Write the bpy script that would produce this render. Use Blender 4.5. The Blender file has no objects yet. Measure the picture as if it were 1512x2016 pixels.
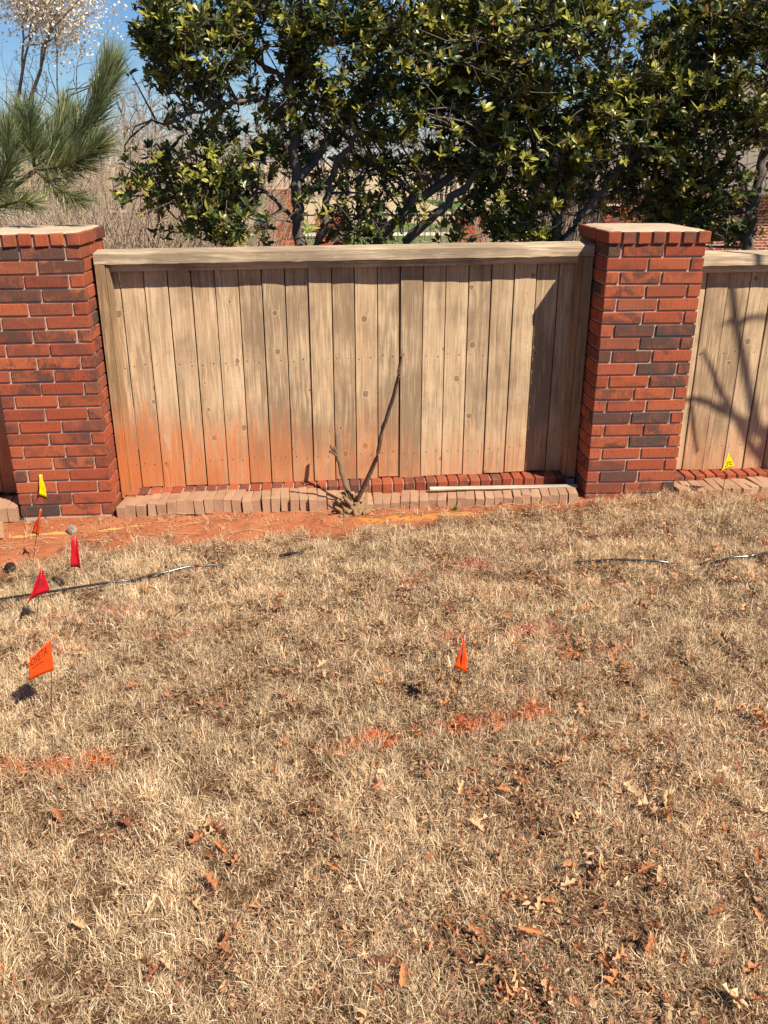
import bpy, bmesh, math, random
import numpy as np
from mathutils import Vector, Matrix, Euler

# ------------------------------------------------------------------ camera, sky, sun, exposure
S = bpy.context.scene
COL = S.collection
CAM = np.array([1.3672, -5.2845, 2.1129]); FPX = 1722.77; PITCH = 0.38362; YAW = 0.06715
FW = np.array([math.sin(YAW)*math.cos(PITCH), math.cos(YAW)*math.cos(PITCH), -math.sin(PITCH)])
RT = np.array([math.cos(YAW), -math.sin(YAW), 0.0]); UP = np.cross(RT, FW)
cam = bpy.data.cameras.new("camera"); camo = bpy.data.objects.new("camera", cam); COL.objects.link(camo)
camo.location = CAM; camo.rotation_euler = (math.pi/2 - PITCH, 0, -YAW)
cam.sensor_fit = 'VERTICAL'; cam.sensor_height = 32.0; cam.lens = FPX/2016*32.0
cam.clip_start = 0.05; cam.clip_end = 2000
S.camera = camo
SUN = Vector((0.465, -0.49, 0.737)).normalized()          # towards the sun
w = bpy.data.worlds.new("World"); S.world = w; w.use_nodes = True
wn = w.node_tree.nodes; wl = w.node_tree.links
sky = wn.new("ShaderNodeTexSky"); sky.sky_type = 'NISHITA'; sky.sun_disc = False
sky.sun_elevation = math.asin(SUN.z); sky.sun_rotation = math.atan2(SUN.x, SUN.y)
sky.air_density = 1.0; sky.dust_density = 0.0; sky.ozone_density = 10.0
wl.new(sky.outputs[0], wn["Background"].inputs[0]); wn["Background"].inputs[1].default_value = 0.055
sl = bpy.data.lights.new("sun", 'SUN'); sl.energy = 5.0; sl.angle = math.radians(0.53); sl.color = (1.0, 0.91, 0.77)
so = bpy.data.objects.new("sun", sl); COL.objects.link(so)
so.rotation_euler = SUN.to_track_quat('Z', 'Y').to_euler(); so.location = (6, -6, 9)
S.view_settings.view_transform = 'Standard'; S.view_settings.look = 'None'
S.view_settings.exposure = 0.87; S.view_settings.gamma = 1.0
S.cycles.max_bounces = 6; S.cycles.transparent_max_bounces = 4

# ------------------------------------------------------------------ helpers
def ray(x, y): return FW + RT*((x-756)/FPX) - UP*((y-1008)/FPX)
def P(x, y, Y):
    d = ray(x, y); return CAM + d*((Y-CAM[1])/d[1])
def G(x, y, lift=0.0):                                    # the sloping yard
    d = ray(x, y); k = 0.0185; t = (k*CAM[0]-CAM[2]+lift)/(d[2]-k*d[0]); return CAM + d*t

def vnoise(x, y, seed=0):
    x = np.asarray(x, float); y = np.asarray(y, float)
    xi = np.floor(x).astype(np.int64); yi = np.floor(y).astype(np.int64)
    xf = x-xi; yf = y-yi; u = xf*xf*(3-2*xf); v = yf*yf*(3-2*yf)
    def h(a, b):
        n = (a*374761393 + b*668265263 + seed*1442695041) & 0x7fffffff
        n = ((n ^ (n >> 13))*1274126177) & 0x7fffffff
        return ((n ^ (n >> 16)) & 0xffff)/65535.0
    return (h(xi, yi)*(1-u)+h(xi+1, yi)*u)*(1-v)+(h(xi, yi+1)*(1-u)+h(xi+1, yi+1)*u)*v
def fbm(x, y, seed=0, o=3):
    s = 0; a = .5; t = 0
    for i in range(o):
        s = s+a*vnoise(np.asarray(x)*2**i, np.asarray(y)*2**i, seed+i*17); t += a; a *= .5
    return s/t
def sstep(a, b, x):
    t = np.clip((np.asarray(x, float)-a)/(b-a), 0, 1); return t*t*(3-2*t)

def soil_edge(x):                                         # y of the border between bare clay and lawn
    return np.interp(x, [-2, -.5, -.1, .3, .7, 1.1, 1.6, 2.1, 2.6, 3.2, 6], [-.86, -.84, -.60, -.52, -.50, -.47, -.42, -.31, -.20, -.17, -.14])
def ground_z(x, y):
    x = np.asarray(x, float); y = np.asarray(y, float)
    z = 0.0185*np.clip(x, -3, 6)*sstep(-9, -2, y)*(1-sstep(2, 9, y))
    near = (1-sstep(1.0, 3.0, y))*sstep(-8, -5, y)*(1-sstep(5, 8, x))*sstep(-5, -3, x)
    z = z+near*((fbm(x*2.2, y*2.2, 3)-.5)*.03+(fbm(x*9, y*9, 9)-.5)*.034)
    soil = sstep(0, .15, y-soil_edge(x))*(1-sstep(.35, .6, y))
    z = z+near*soil*((fbm(x*26, y*34, 19)-.5)*.016 - .006)
    z = z-1.25*sstep(8, 16, y)*sstep(6.5, 10, x)
    return z

def new_mesh(name, V, F, smooth=False, col=None):
    """V Nx3, F list of index arrays (Mx3 / Mx4); col per-vertex Nx3"""
    me = bpy.data.meshes.new(name)
    V = np.asarray(V, np.float32)
    Fs = [np.asarray(f, np.int32) for f in F if len(f)]
    loops = np.concatenate([f.ravel() for f in Fs]); tot = np.concatenate([np.full(len(f), f.shape[1], np.int32) for f in Fs])
    start = np.concatenate([[0], np.cumsum(tot)[:-1]]).astype(np.int32)
    me.vertices.add(len(V)); me.vertices.foreach_set("co", V.ravel())
    me.loops.add(len(loops)); me.loops.foreach_set("vertex_index", loops)
    me.polygons.add(len(tot)); me.polygons.foreach_set("loop_start", start)
    me.polygons.foreach_set("use_smooth", np.full(len(tot), smooth, bool))
    if col is not None:
        a = me.attributes.new("tint", 'FLOAT_COLOR', 'POINT')
        c = np.ones((len(V), 4), np.float32); c[:, :3] = col; a.data.foreach_set("color", c.ravel())
    me.update(calc_edges=True); me.validate()
    return me
def obj(name, me, mat=None, parent=None, loc=None, rot=None):
    o = bpy.data.objects.new(name, me); COL.objects.link(o)
    if mat is not None and not me.materials: me.materials.append(mat)
    if parent is not None: o.parent = parent
    if loc is not None: o.location = [float(a) for a in loc]
    if rot is not None: o.rotation_euler = rot
    return o
def tag(o, label=None, cat=None, group=None, kind=None):
    if label: o["label"] = label
    if cat: o["category"] = cat
    if group: o["group"] = group
    if kind: o["kind"] = kind
    return o
def thing(name, label, cat, loc=(0, 0, 0), rot=(0, 0, 0), group=None):
    e = bpy.data.objects.new(name, None); COL.objects.link(e); e.empty_display_size = .1
    e.location = [float(a) for a in loc]; e.rotation_euler = rot
    return tag(e, label, cat, group, 'thing')
def copy_tree(o, parent=None):
    c = o.copy(); COL.objects.link(c)
    if parent is not None: c.parent = parent
    for ch in list(o.children): copy_tree(ch, c)
    return c
def box_mesh(name, sx, sy, sz, bev=.002, jit=0, seed=0, origin='c'):
    bm = bmesh.new(); bmesh.ops.create_cube(bm, size=1)
    r = random.Random(seed)
    for v in bm.verts:
        v.co.x *= sx; v.co.y *= sy; v.co.z *= sz
        if origin == 'b': v.co.z += sz/2
        v.co += Vector((r.uniform(-jit, jit), r.uniform(-jit, jit), r.uniform(-jit, jit)))
    if bev: bmesh.ops.bevel(bm, geom=bm.edges[:], offset=bev, segments=1, affect='EDGES')
    me = bpy.data.meshes.new(name); bm.to_mesh(me); bm.free(); return me
def hexa_mesh(name, c, bev=.002):
    """c: 8 corners, bottom ring (4) then top ring (4)"""
    bm = bmesh.new(); v = [bm.verts.new([float(a) for a in q]) for q in c]
    for f in ((3, 2, 1, 0), (4, 5, 6, 7), (0, 1, 5, 4), (1, 2, 6, 5), (2, 3, 7, 6), (3, 0, 4, 7)): bm.faces.new([v[i] for i in f])
    bmesh.ops.recalc_face_normals(bm, faces=bm.faces)
    if bev: bmesh.ops.bevel(bm, geom=bm.edges[:], offset=bev, segments=1, affect='EDGES')
    me = bpy.data.meshes.new(name); bm.to_mesh(me); bm.free(); return me
class Tubes:
    def __init__(s): s.V = []; s.F = []; s.n = 0
    def add(s, pts, rad, k=6, cap=True):
        pts = np.asarray(pts, float); n = len(pts)
        t = np.gradient(pts, axis=0) if n > 2 else np.repeat((pts[1]-pts[0])[None], n, 0)
        t /= np.linalg.norm(t, axis=1, keepdims=True)+1e-9
        ref = np.where(np.abs(t[:, 2:3]) > .9, np.array([[1., 0, 0]]), np.array([[0, 0, 1.]]))
        a = np.cross(t, ref); a /= np.linalg.norm(a, axis=1, keepdims=True)+1e-9; b = np.cross(t, a)
        th = np.arange(k)*2*math.pi/k; rad = np.broadcast_to(np.asarray(rad, float), (n,))
        ring = pts[:, None]+rad[:, None, None]*(np.cos(th)[None, :, None]*a[:, None]+np.sin(th)[None, :, None]*b[:, None])
        s.V.append(ring.reshape(-1, 3))
        i = np.arange(n-1)[:, None]*k; j = np.arange(k)[None]; j2 = (j+1) % k
        s.F.append((s.n+np.stack([i+j, i+j2, i+k+j2, i+k+j], -1)).reshape(-1, 4))
        m = s.n+n*k
        if cap and k >= 4:
            s.V.append(pts[[-1]]); e = s.n+(n-1)*k
            s.F.append(np.stack([e+np.arange(k), e+(np.arange(k)+1) % k, np.full(k, m), np.full(k, m)], -1)[:, :3]); m += 1
        s.n = m
    def mesh(s, name):
        return new_mesh(name, np.concatenate(s.V), [f for f in s.F if f.shape[1] == 4]+[f for f in s.F if f.shape[1] == 3], True)
def smooth_line(pts, n):
    pts = np.asarray(pts, float); m = len(pts); out = []
    q = np.vstack([2*pts[0]-pts[1], pts, 2*pts[-1]-pts[-2]])
    for t in np.linspace(0, m-1-1e-6, n):
        i = int(t); f = t-i; a, b, c, d = q[i:i+4]
        out.append(.5*(2*b+(c-a)*f+(2*a-5*b+4*c-d)*f*f+(3*b-a-3*c+d)*f**3))
    return np.array(out)

# ------------------------------------------------------------------ materials
class NT:
    def __init__(s, name):
        s.m = bpy.data.materials.new(name); s.m.use_nodes = True; s.n = s.m.node_tree.nodes; s.l = s.m.node_tree.links
        s.b = s.n["Principled BSDF"]; s.out = s.n["Material Output"]
    def node(s, t, **kw):
        x = s.n.new(t)
        for k, v in kw.items():
            if k.startswith('i_'): s.set(x, k[2:], v)
            else: setattr(x, k, v)
        return x
    def set(s, x, key, v):
        key = int(key) if key.isdigit() else key.replace('_', ' ')
        if isinstance(v, bpy.types.NodeSocket): s.l.new(v, x.inputs[key])
        else: x.inputs[key].default_value = v
    def coord(s, w='Object'): return s.node("ShaderNodeTexCoord").outputs[w]
    def pos(s): return s.node("ShaderNodeNewGeometry").outputs['Position']
    def mapping(s, v, scale=(1, 1, 1), loc=(0, 0, 0), rot=(0, 0, 0)):
        return s.node("ShaderNodeMapping", i_0=v, i_Scale=scale, i_Location=loc, i_Rotation=rot).outputs[0]
    def noise(s, v, scale, detail=4, rough=.55, dist=0):
        return s.node("ShaderNodeTexNoise", i_Vector=v, i_Scale=scale, i_Detail=detail, i_Roughness=rough, i_Distortion=dist).outputs[0]
    def ramp(s, f, stops, interp='LINEAR'):
        r = s.node("ShaderNodeValToRGB", i_0=f); e = r.color_ramp; e.interpolation = interp
        while len(e.elements) < len(stops): e.elements.new(.5)
        for el, (p, c) in zip(e.elements, stops):
            el.position = p; el.color = (c, c, c, 1) if isinstance(c, (int, float)) else tuple(c)+(1,)
        return r.outputs[0]
    def mix(s, f, a, b, blend='MIX'):
        x = s.node("ShaderNodeMix", data_type='RGBA', blend_type=blend)
        for i, v in ((0, f), (6, a), (7, b)):
            if isinstance(v, bpy.types.NodeSocket): s.l.new(v, x.inputs[i])
            else: x.inputs[i].default_value = v if i == 0 else (tuple(v)+(1,) if len(v) == 3 else v)
        return x.outputs[2]
    def math(s, op, a, b=0, c=0, clamp=False):
        x = s.node("ShaderNodeMath", operation=op, use_clamp=clamp)
        for i, v in enumerate((a, b, c)):
            if isinstance(v, bpy.types.NodeSocket): s.l.new(v, x.inputs[i])
            else: x.inputs[i].default_value = v
        return x.outputs[0]
    def rnd(s): return s.node("ShaderNodeObjectInfo").outputs['Random']
    def sep(s, v): return s.node("ShaderNodeSeparateXYZ", i_0=v).outputs
    def comb(s, x, y, z): return s.node("ShaderNodeCombineXYZ", i_0=x, i_1=y, i_2=z).outputs[0]
    def vadd(s, a, b):
        x = s.node("ShaderNodeVectorMath", operation='ADD'); s.set(x, '0', a); s.set(x, '1', b); return x.outputs[0]
    def bump(s, h, strength=.5, dist=.002):
        n = s.node("ShaderNodeBump", i_Height=h, i_Strength=strength, i_Distance=dist).outputs[0]
        s.l.new(n, s.b.inputs['Normal']); return n
    def done(s, col, rough=.8, spec=.3):
        s.set(s.b, 'Base Color', col if isinstance(col, bpy.types.NodeSocket) else tuple(col)+(1,))
        s.set(s.b, 'Roughness', rough); s.set(s.b, 'Specular IOR Level', spec); return s.m

def m_brick():
    t = NT("brick"); r = t.rnd(); oi = t.node("ShaderNodeObjectInfo")
    c = t.vadd(t.coord(), t.comb(t.math('MULTIPLY', r, 37.0), t.math('MULTIPLY', r, 91.0), t.math('MULTIPLY', r, 13.0)))
    patch = t.noise(t.mapping(c, (9, 9, 11)), 1.0, 3, .6, .6)
    streak = t.noise(t.mapping(c, (160, 160, 14)), 1.0, 3, .6)
    fine = t.noise(c, 210, 3, .6)
    base = t.ramp(t.math('FRACT', t.math('MULTIPLY', r, 17.3)), [(0, (.33, .075, .031)), (.35, (.40, .105, .044)), (.7, (.27, .055, .026)), (1, (.36, .088, .040))])
    sep = t.node("ShaderNodeSeparateColor", i_0=oi.outputs['Color']); dark = sep.outputs[0]; soft = sep.outputs[1]
    f = t.math('ADD', patch, t.math('MULTIPLY', t.math('SUBTRACT', streak, .5), .38))
    fl = t.ramp(t.math('ADD', f, t.math('MULTIPLY', t.math('SUBTRACT', t.math('FRACT', t.math('MULTIPLY', r, 53.7)), .5), .22)), [(.46, 0.0), (.62, .85)])
    col = t.mix(t.math('MULTIPLY', fl, soft), base, (.085, .044, .034))
    col = t.mix(t.math('MULTIPLY', dark, t.ramp(f, [(.30, .45), (.50, 1.0)])), col, (.066, .047, .039))
    col = t.mix(t.ramp(fine, [(.32, .7), (.44, 0.0)]), col, (.06, .018, .011))
    col = t.mix(t.ramp(streak, [(.28, .6), (.40, 0.0)]), col, (.07, .025, .016))
    col = t.mix(t.ramp(t.noise(c, 60, 2), [(.72, 0.0), (.80, .35)]), col, (.45, .36, .30))
    t.bump(t.math('ADD', t.math('MULTIPLY', streak, .9), fine), 1.0, .004)
    return t.done(col, .82, .25)
def m_mortar():
    t = NT("mortar"); p = t.pos(); n = t.noise(p, 90, 4)
    t.bump(n, .6, .004)
    return t.done(t.mix(t.noise(p, 7, 3), (.34, .235, .18), (.47, .35, .27)), .95, .1)
def m_capslab():
    t = NT("cap_mortar"); p = t.pos(); n = t.noise(p, 160, 4)
    col = t.mix(t.noise(p, 5, 4), (.38, .29, .20), (.54, .43, .31))
    col = t.mix(t.ramp(t.noise(p, 24, 4), [(.55, 0.0), (.68, .55)]), col, (.34, .24, .17))
    t.bump(n, .5, .004); return t.done(col, .95, .1)
def m_wood(name, axis, light, mid, dark, stain=True, seed=0.0, knots=True):
    t = NT(name); r = t.rnd(); c0 = t.coord(); x, y, z = t.sep(c0)
    if axis == 'x': u, v = z, x
    else: u, v = x, z
    u = t.math('ADD', u, t.math('MULTIPLY', y, .7))
    ofs = t.math('MULTIPLY', r, 57.0)
    kv = t.comb(t.math('ADD', t.math('MULTIPLY', u, 5.6), ofs), t.math('ADD', t.math('MULTIPLY', v, 4.8), t.math('MULTIPLY', r, 23.0)), 0.0)
    vo = t.node("ShaderNodeTexVoronoi", voronoi_dimensions='2D', i_Vector=kv, i_Scale=1.0, i_Randomness=1.0)
    kd = vo.outputs['Distance']; ksz = t.sep(vo.outputs['Color'])[0]
    kr = t.math('MULTIPLY_ADD', ksz, .24, -.155 if knots else -1.0)
    wob = t.math('MULTIPLY', t.math('SUBTRACT', t.noise(kv, 9.0, 2), .5), .05)
    kk = t.math('ADD', t.math('SUBTRACT', kd, kr), wob)
    has = t.ramp(kr, [(.0, 0.0), (.012, 1.0)])
    bend = t.math('MULTIPLY', t.math('MULTIPLY', t.math('SUBTRACT', 1.0, t.math('MULTIPLY', kd, 3.2), clamp=True), .012), has)
    uu = t.math('ADD', u, bend)
    def lg(k, n, sc, det=3, rough=.6):                     # noise drawn out along the grain
        return t.noise(t.comb(t.math('ADD', uu, ofs), t.math('MULTIPLY_ADD', v, k, ofs), t.math('ADD', ofs, n)), sc, det, rough)
    fine = lg(.022, 0.0, 330, 3); grain = lg(.012, 3.0, 120, 3); streak = lg(.05, 7.0, 34, 4); broad = lg(.10, 11.0, 11, 3)
    saw = t.noise(t.comb(t.math('MULTIPLY', u, .10), t.math('MULTIPLY_ADD', u, .22, v), ofs), 240, 2, .6)
    weather = t.noise(t.vadd(t.pos(), (seed, 0, 0)), 1.9, 4, .62)
    rv = t.math('FRACT', t.math('MULTIPLY', r, 31.7))
    col = t.mix(t.ramp(broad, [(.34, 0.0), (.66, 1.0)]), mid, light)
    col = t.mix(t.math('MULTIPLY', t.math('FRACT', t.math('MULTIPLY', r, 77.1)), .35), col, (mid[0]*.92, mid[1]*.80, mid[2]*.72))
    m = t.math('ADD', t.math('MULTIPLY_ADD', weather, .75, t.math('MULTIPLY', streak, .55)), t.math('MULTIPLY', t.math('SUBTRACT', rv, .5), .15))
    col = t.mix(t.ramp(m, [(.60, 0.0), (.78, .8)]), col, dark)
    col = t.mix(t.ramp(streak, [(.34, .6), (.48, 0.0)]), col, tuple(.60*a for a in mid))
    vst = lg(.06, 19.0, 75, 3, .55); area = t.noise(t.vadd(t.pos(), (seed+4, 0, 0)), 3.2, 3, .6)
    col = t.mix(t.math('MULTIPLY', t.ramp(vst, [(.44, .75), (.54, 0.0)]), t.ramp(t.math('ADD', area, t.math('MULTIPLY', t.math('SUBTRACT', rv, .5), .3)), [(.40, .15), (.62, 1.0)])), col, tuple(.50*a for a in mid))
    col = t.mix(t.math('MULTIPLY', t.ramp(vst, [(.56, 0.0), (.70, .35)]), 1.0), col, tuple(min(1, 1.08*a) for a in light))
    col = t.mix(t.ramp(grain, [(.30, .55), (.46, 0.0)]), col, tuple(.45*a for a in mid))
    col = t.mix(t.ramp(fine, [(.30, .45), (.50, 0.0)]), col, tuple(.45*a for a in mid))
    col = t.mix(t.math('MULTIPLY', t.ramp(saw, [(.45, 0.0), (.75, 1.0)]), .22), col, tuple(.5*a for a in mid))
    col = t.mix(t.math('MULTIPLY', t.math('MULTIPLY', t.ramp(kk, [(.02, .0), (.03, 1.0), (.05, .0)]), has), .55), col, tuple(min(1, 1.3*a) for a in light))
    col = t.mix(t.math('MULTIPLY', t.ramp(kk, [(.0, .55), (.022, .8), (.032, 0.0)]), has), col, (.11, .065, .036))
    if stain:                                              # red clay splashed up the foot of the boards
        px, py, pz = t.sep(t.pos())
        xs = t.ramp(t.math('MULTIPLY', px, .25), [(0, 1.0), (.30, .78), (.45, .58), (.72, .45)])
        hh = t.math('SUBTRACT', t.math('MULTIPLY_ADD', lg(.09, 5.0, 40, 4), .46, t.math('MULTIPLY', xs, .33)), t.math('SUBTRACT', pz, .10))
        hh = t.math('ADD', hh, t.math('ADD', t.math('MULTIPLY', t.math('SUBTRACT', t.math('FRACT', t.math('MULTIPLY', r, 43.3)), .5), .20), t.math('MULTIPLY', t.math('SUBTRACT', vst, .5), .55)))
        q = t.ramp(t.math('MULTIPLY_ADD', hh, 1.1, 0.0), [(.0, 0.0), (.30, .78), (.5, .92)])
        q = t.math('MULTIPLY', q, t.ramp(t.math('ADD', vst, t.math('MULTIPLY', t.math('SUBTRACT', fine, .5), .5)), [(.32, .45), (.6, 1.0)]))
        col = t.mix(t.math('MULTIPLY', q, xs), col, (.48, .130, .034))
    t.bump(t.math('ADD', t.math('ADD', t.math('MULTIPLY', fine, .8), grain), t.math('MULTIPLY', saw, .7)), .7, .0022)
    return t.done(col, .88, .15)
def m_paver():
    t = NT("paver"); r = t.rnd(); p = t.pos()
    c = t.ramp(r, [(0, (.34, .205, .125)), (.4, (.40, .25, .155)), (.75, (.29, .17, .105)), (1, (.43, .28, .175))])
    c = t.mix(t.ramp(t.noise(p, 30, 4), [(.45, 0.0), (.75, .6)]), c, (.40, .19, .10))
    c = t.mix(t.ramp(t.noise(p, 230, 2), [(.32, .6), (.42, 0)]), c, (.2, .11, .08))
    c = t.mix(t.ramp(t.noise(p, 9, 4), [(.50, 0.0), (.70, .5)]), c, (.26, .12, .07))
    t.bump(t.noise(p, 120, 4), .7, .004); return t.done(c, .9, .2)
def m_ground():
    t = NT("ground"); p = t.pos(); x, y, z = t.sep(p)
    n1 = t.noise(p, 3.0, 4); n2 = t.noise(p, 24, 5, .65); n3 = t.noise(p, 140, 3)
    clay = t.mix(n2, (.23, .066, .028), (.41, .140, .060))
    clay = t.mix(t.ramp(n1, [(.40, 0.0), (.70, .65)]), clay, (.43, .185, .09))
    clay = t.mix(t.ramp(n3, [(.28, .6), (.42, 0)]), clay, (.17, .055, .028))
    # marking paint sprayed on the clay
    def stroke(col, cx, cy, lx, ly, th, amt, into):
        ca, sa = math.cos(th), math.sin(th)
        dx = t.math('SUBTRACT', x, cx); dy = t.math('SUBTRACT', y, cy)
        a = t.math('MULTIPLY_ADD', dx, ca, t.math('MULTIPLY', dy, sa)); b = t.math('MULTIPLY_ADD', dx, -sa, t.math('MULTIPLY', dy, ca))
        q = t.math('ADD', t.math('POWER', t.math('ABSOLUTE', t.math('DIVIDE', a, lx)), 4.0), t.math('POWER', t.math('ABSOLUTE', t.math('DIVIDE', b, ly)), 2.0))
        m = t.ramp(t.math('ADD', q, t.math('MULTIPLY', t.math('SUBTRACT', n2, .5), 3.4)), [(.25, amt), (1.0, 0.0)])
        return t.mix(m, into, col)
    clay = stroke((.78, .52, .12), -.42, -.235, .20, .022, .05, .55, clay)
    clay = stroke((.78, .52, .12), .06, -.20, .17, .018, .10, .5, clay)
    clay = stroke((.66, .33, .05), 1.92, -.24, .42, .050, -.02, .42, clay)
    clay = stroke((.60, .42, .06), 3.5, -.22, .30, .05, 0.0, .5, clay)
    thatch = t.mix(n2, (.04, .020, .011), (.12, .056, .028))
    thatch = t.mix(t.ramp(n3, [(.3, .7), (.5, 0)]), thatch, (.06, .035, .02))
    mulch = t.mix(n2, (.10, .07, .045), (.30, .22, .14))
    straw = t.mix(t.noise(p, 1.2, 5), (.34, .25, .14), (.50, .40, .25))
    yy = t.math('MULTIPLY_ADD', t.math('SUBTRACT', n1, .5), .25, y)
    e = t.node("ShaderNodeFloatCurve", i_1=t.math('MULTIPLY_ADD', x, .125, .25))
    cv = e.mapping.curves[0]; xs = [-2, -.5, -.1, .3, .7, 1.1, 1.6, 2.1, 2.6, 3.2, 6]
    ys = soil_edge(np.array(xs)); cv.points[0].location = (0, float(-ys[0])); cv.points[1].location = (1, float(-ys[-1]))
    for a, b in zip(xs[1:-1], ys[1:-1]): cv.points.new(.25+a*.125, float(-b))
    for q in cv.points: q.handle_type = 'VECTOR'
    e.mapping.update()
    d = t.math('ADD', yy, e.outputs[0])
    col = t.mix(t.ramp(t.math('MULTIPLY_ADD', d, 2.0, .5), [(.30, 0.0), (.58, 1.0)]), thatch, clay)
    col = t.mix(t.ramp(t.math('MULTIPLY', y, .5), [(.2, 0.0), (.4, 1.0)]), col, mulch)
    col = t.mix(t.ramp(t.math('MULTIPLY', y, .1), [(.35, 0.0), (.7, 1.0)]), col, straw)
    t.bump(t.math('ADD', n2, t.math('MULTIPLY', n3, .5)), .8, .012)
    return t.done(col, .95, .1)
def m_tint(name, rough=.7, spec=.3, trans=0.0, rnd=0.0, mult=1.0):
    t = NT(name); a = t.node("ShaderNodeAttribute", attribute_name="tint").outputs['Color']
    if rnd:
        hs = t.node("ShaderNodeHueSaturation", i_Color=a, i_Value=t.math('MULTIPLY_ADD', t.rnd(), rnd, 1-rnd/2)); a = hs.outputs[0]
    t.done(a, rough, spec)
    if trans:
        tr = t.node("ShaderNodeBsdfTranslucent", i_Color=a); mx = t.node("ShaderNodeMixShader", i_0=trans)
        t.l.new(t.b.outputs[0], mx.inputs[1]); t.l.new(tr.outputs[0], mx.inputs[2]); t.l.new(mx.outputs[0], t.out.inputs[0])
    return t.m
def m_bark(name, a, b, scale=30):
    t = NT(name); p = t.pos(); n = t.noise(t.mapping(p, (1, 1, .3)), scale, 5, .65)
    t.bump(n, .8, .01); return t.done(t.mix(n, a, b), .9, .2)
def m_plain(name, col, rough=.6, spec=.4, var=.25, scale=20, metal=0):
    t = NT(name); p = t.pos(); n = t.noise(p, scale, 4)
    t.set(t.b, 'Metallic', metal)
    return t.done(t.mix(n, tuple(max(0, c*(1-var)) for c in col), tuple(min(1, c*(1+var)) for c in col)), rough, spec)
def m_vinyl(name, col):
    t = NT(name); t.done(t.mix(t.noise(t.pos(), 45, 3), tuple(.85*c for c in col), col), .45, .4)
    tr = t.node("ShaderNodeBsdfTranslucent", i_Color=tuple(col)+(1,)); mx = t.node("ShaderNodeMixShader", i_0=.3)
    t.l.new(t.b.outputs[0], mx.inputs[1]); t.l.new(tr.outputs[0], mx.inputs[2]); t.l.new(mx.outputs[0], t.out.inputs[0]); return t.m
def m_farbrick():
    t = NT("far_brick"); x, y, z = t.sep(t.pos())
    bt = t.node("ShaderNodeTexBrick", i_Vector=t.comb(t.math('ADD', x, y), z, 0.0), i_Scale=1.0, i_Color1=(.26, .07, .04, 1), i_Color2=(.19, .05, .035, 1), i_Mortar=(.4, .3, .24, 1))
    bt.inputs['Mortar Size'].default_value = .012; bt.inputs['Brick Width'].default_value = .255; bt.inputs['Row Height'].default_value = .08
    return t.done(bt.outputs[0], .9, .2)

MB, MM, MC = m_brick(), m_mortar(), m_capslab()
WL, WM, WD = (.66, .480, .300), (.50, .345, .205), (.19, .125, .078)
MWZ = m_wood("cedar_board", 'z', WL, WM, WD)
MWX = m_wood("cedar_rail", 'x', (.76, .61, .43), (.58, .44, .29), (.15, .105, .07), False, 3.0, False)
MWF = m_wood("cedar_frame", 'z', (.46, .315, .18), (.34, .22, .12), (.19, .12, .075), True, 5.0)
MPV, MG = m_paver(), m_ground()
MGRASS = m_tint("dry_grass", .75, .25, .22)
MLEAF = m_tint("evergreen_leaf", .36, .5, .28)
MNEED = m_tint("pine_needle", .42, .45, .2)
MDEAD = m_tint("dead_leaf", .6, .3, .18)
MBARK = m_bark("evergreen_bark", (.06, .048, .04), (.20, .16, .13))
MGREY = m_bark("grey_bark", (.13, .10, .085), (.30, .25, .21), 12)
MPINEB = m_bark("pine_bark", (.05, .032, .02), (.17, .11, .07), 40)
MSTUMP = m_bark("cut_stem_bark", (.085, .05, .032), (.26, .165, .10), 60)

# ------------------------------------------------------------------ ground: one sheet to the horizon
def axis(a, b, step, far):
    mid = np.arange(a, b+1e-6, step); out = []; s = step; v = b
    while v < far: s *= 1.28; v += s; out.append(v)
    lo = []; s = step; v = a
    while v > -far: s *= 1.28; v -= s; lo.append(v)
    return np.array(lo[::-1]+list(mid)+out)
gx = axis(-1.4, 5.2, .028, 450); gy = axis(-4.4, .45, .028, 450)
X, Y = np.meshgrid(gx, gy); Zg = ground_z(X, Y)
n, m = X.shape; ii = (np.arange(n-1)[:, None]*m+np.arange(m-1)[None]).ravel()
tag(obj("ground", new_mesh("ground", np.stack([X.ravel(), Y.ravel(), Zg.ravel()], 1), [np.stack([ii, ii+1, ii+m+1, ii+m], 1)], True), MG), kind='structure')
def sheet(name, x0, x1, y0, y1, z, mat, nx=12, label=None):
    xs = np.linspace(x0, x1, nx+1); ys = np.linspace(y0, y1, nx+1); a, b = np.meshgrid(xs, ys)
    V = np.stack([a.ravel(), b.ravel(), (ground_z(a, b)+z).ravel()], 1); k = nx+1
    i = (np.arange(nx)[:, None]*k+np.arange(nx)[None]).ravel()
    o = obj(name, new_mesh(name, V, [np.stack([i, i+1, i+k+1, i+k], 1)], True), mat); tag(o, kind='structure'); return o
MCONC = m_plain("pale_concrete", (.58, .50, .40), .9, .2, .12, 3)
MLAWN = m_plain("green_lawn", (.085, .13, .035), .95, .1, .45, 9)
sheet("pavement", -14, 6.4, 14.5, 16.5, .02, MCONC)
sheet("lawn", -14, 6.4, 16.7, 21.2, .03, MLAWN)
sheet("footpath", -40, 6.4, 21.3, 22.5, .035, MCONC)
sheet("verge", -40, 6.4, 22.6, 26.5, .03, MLAWN)
sheet("street", -120, 120, 27, 36, .03, MCONC, 30)
sheet("far_lawn", -120, 120, 36.3, 60, .03, MLAWN, 30)

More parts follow.
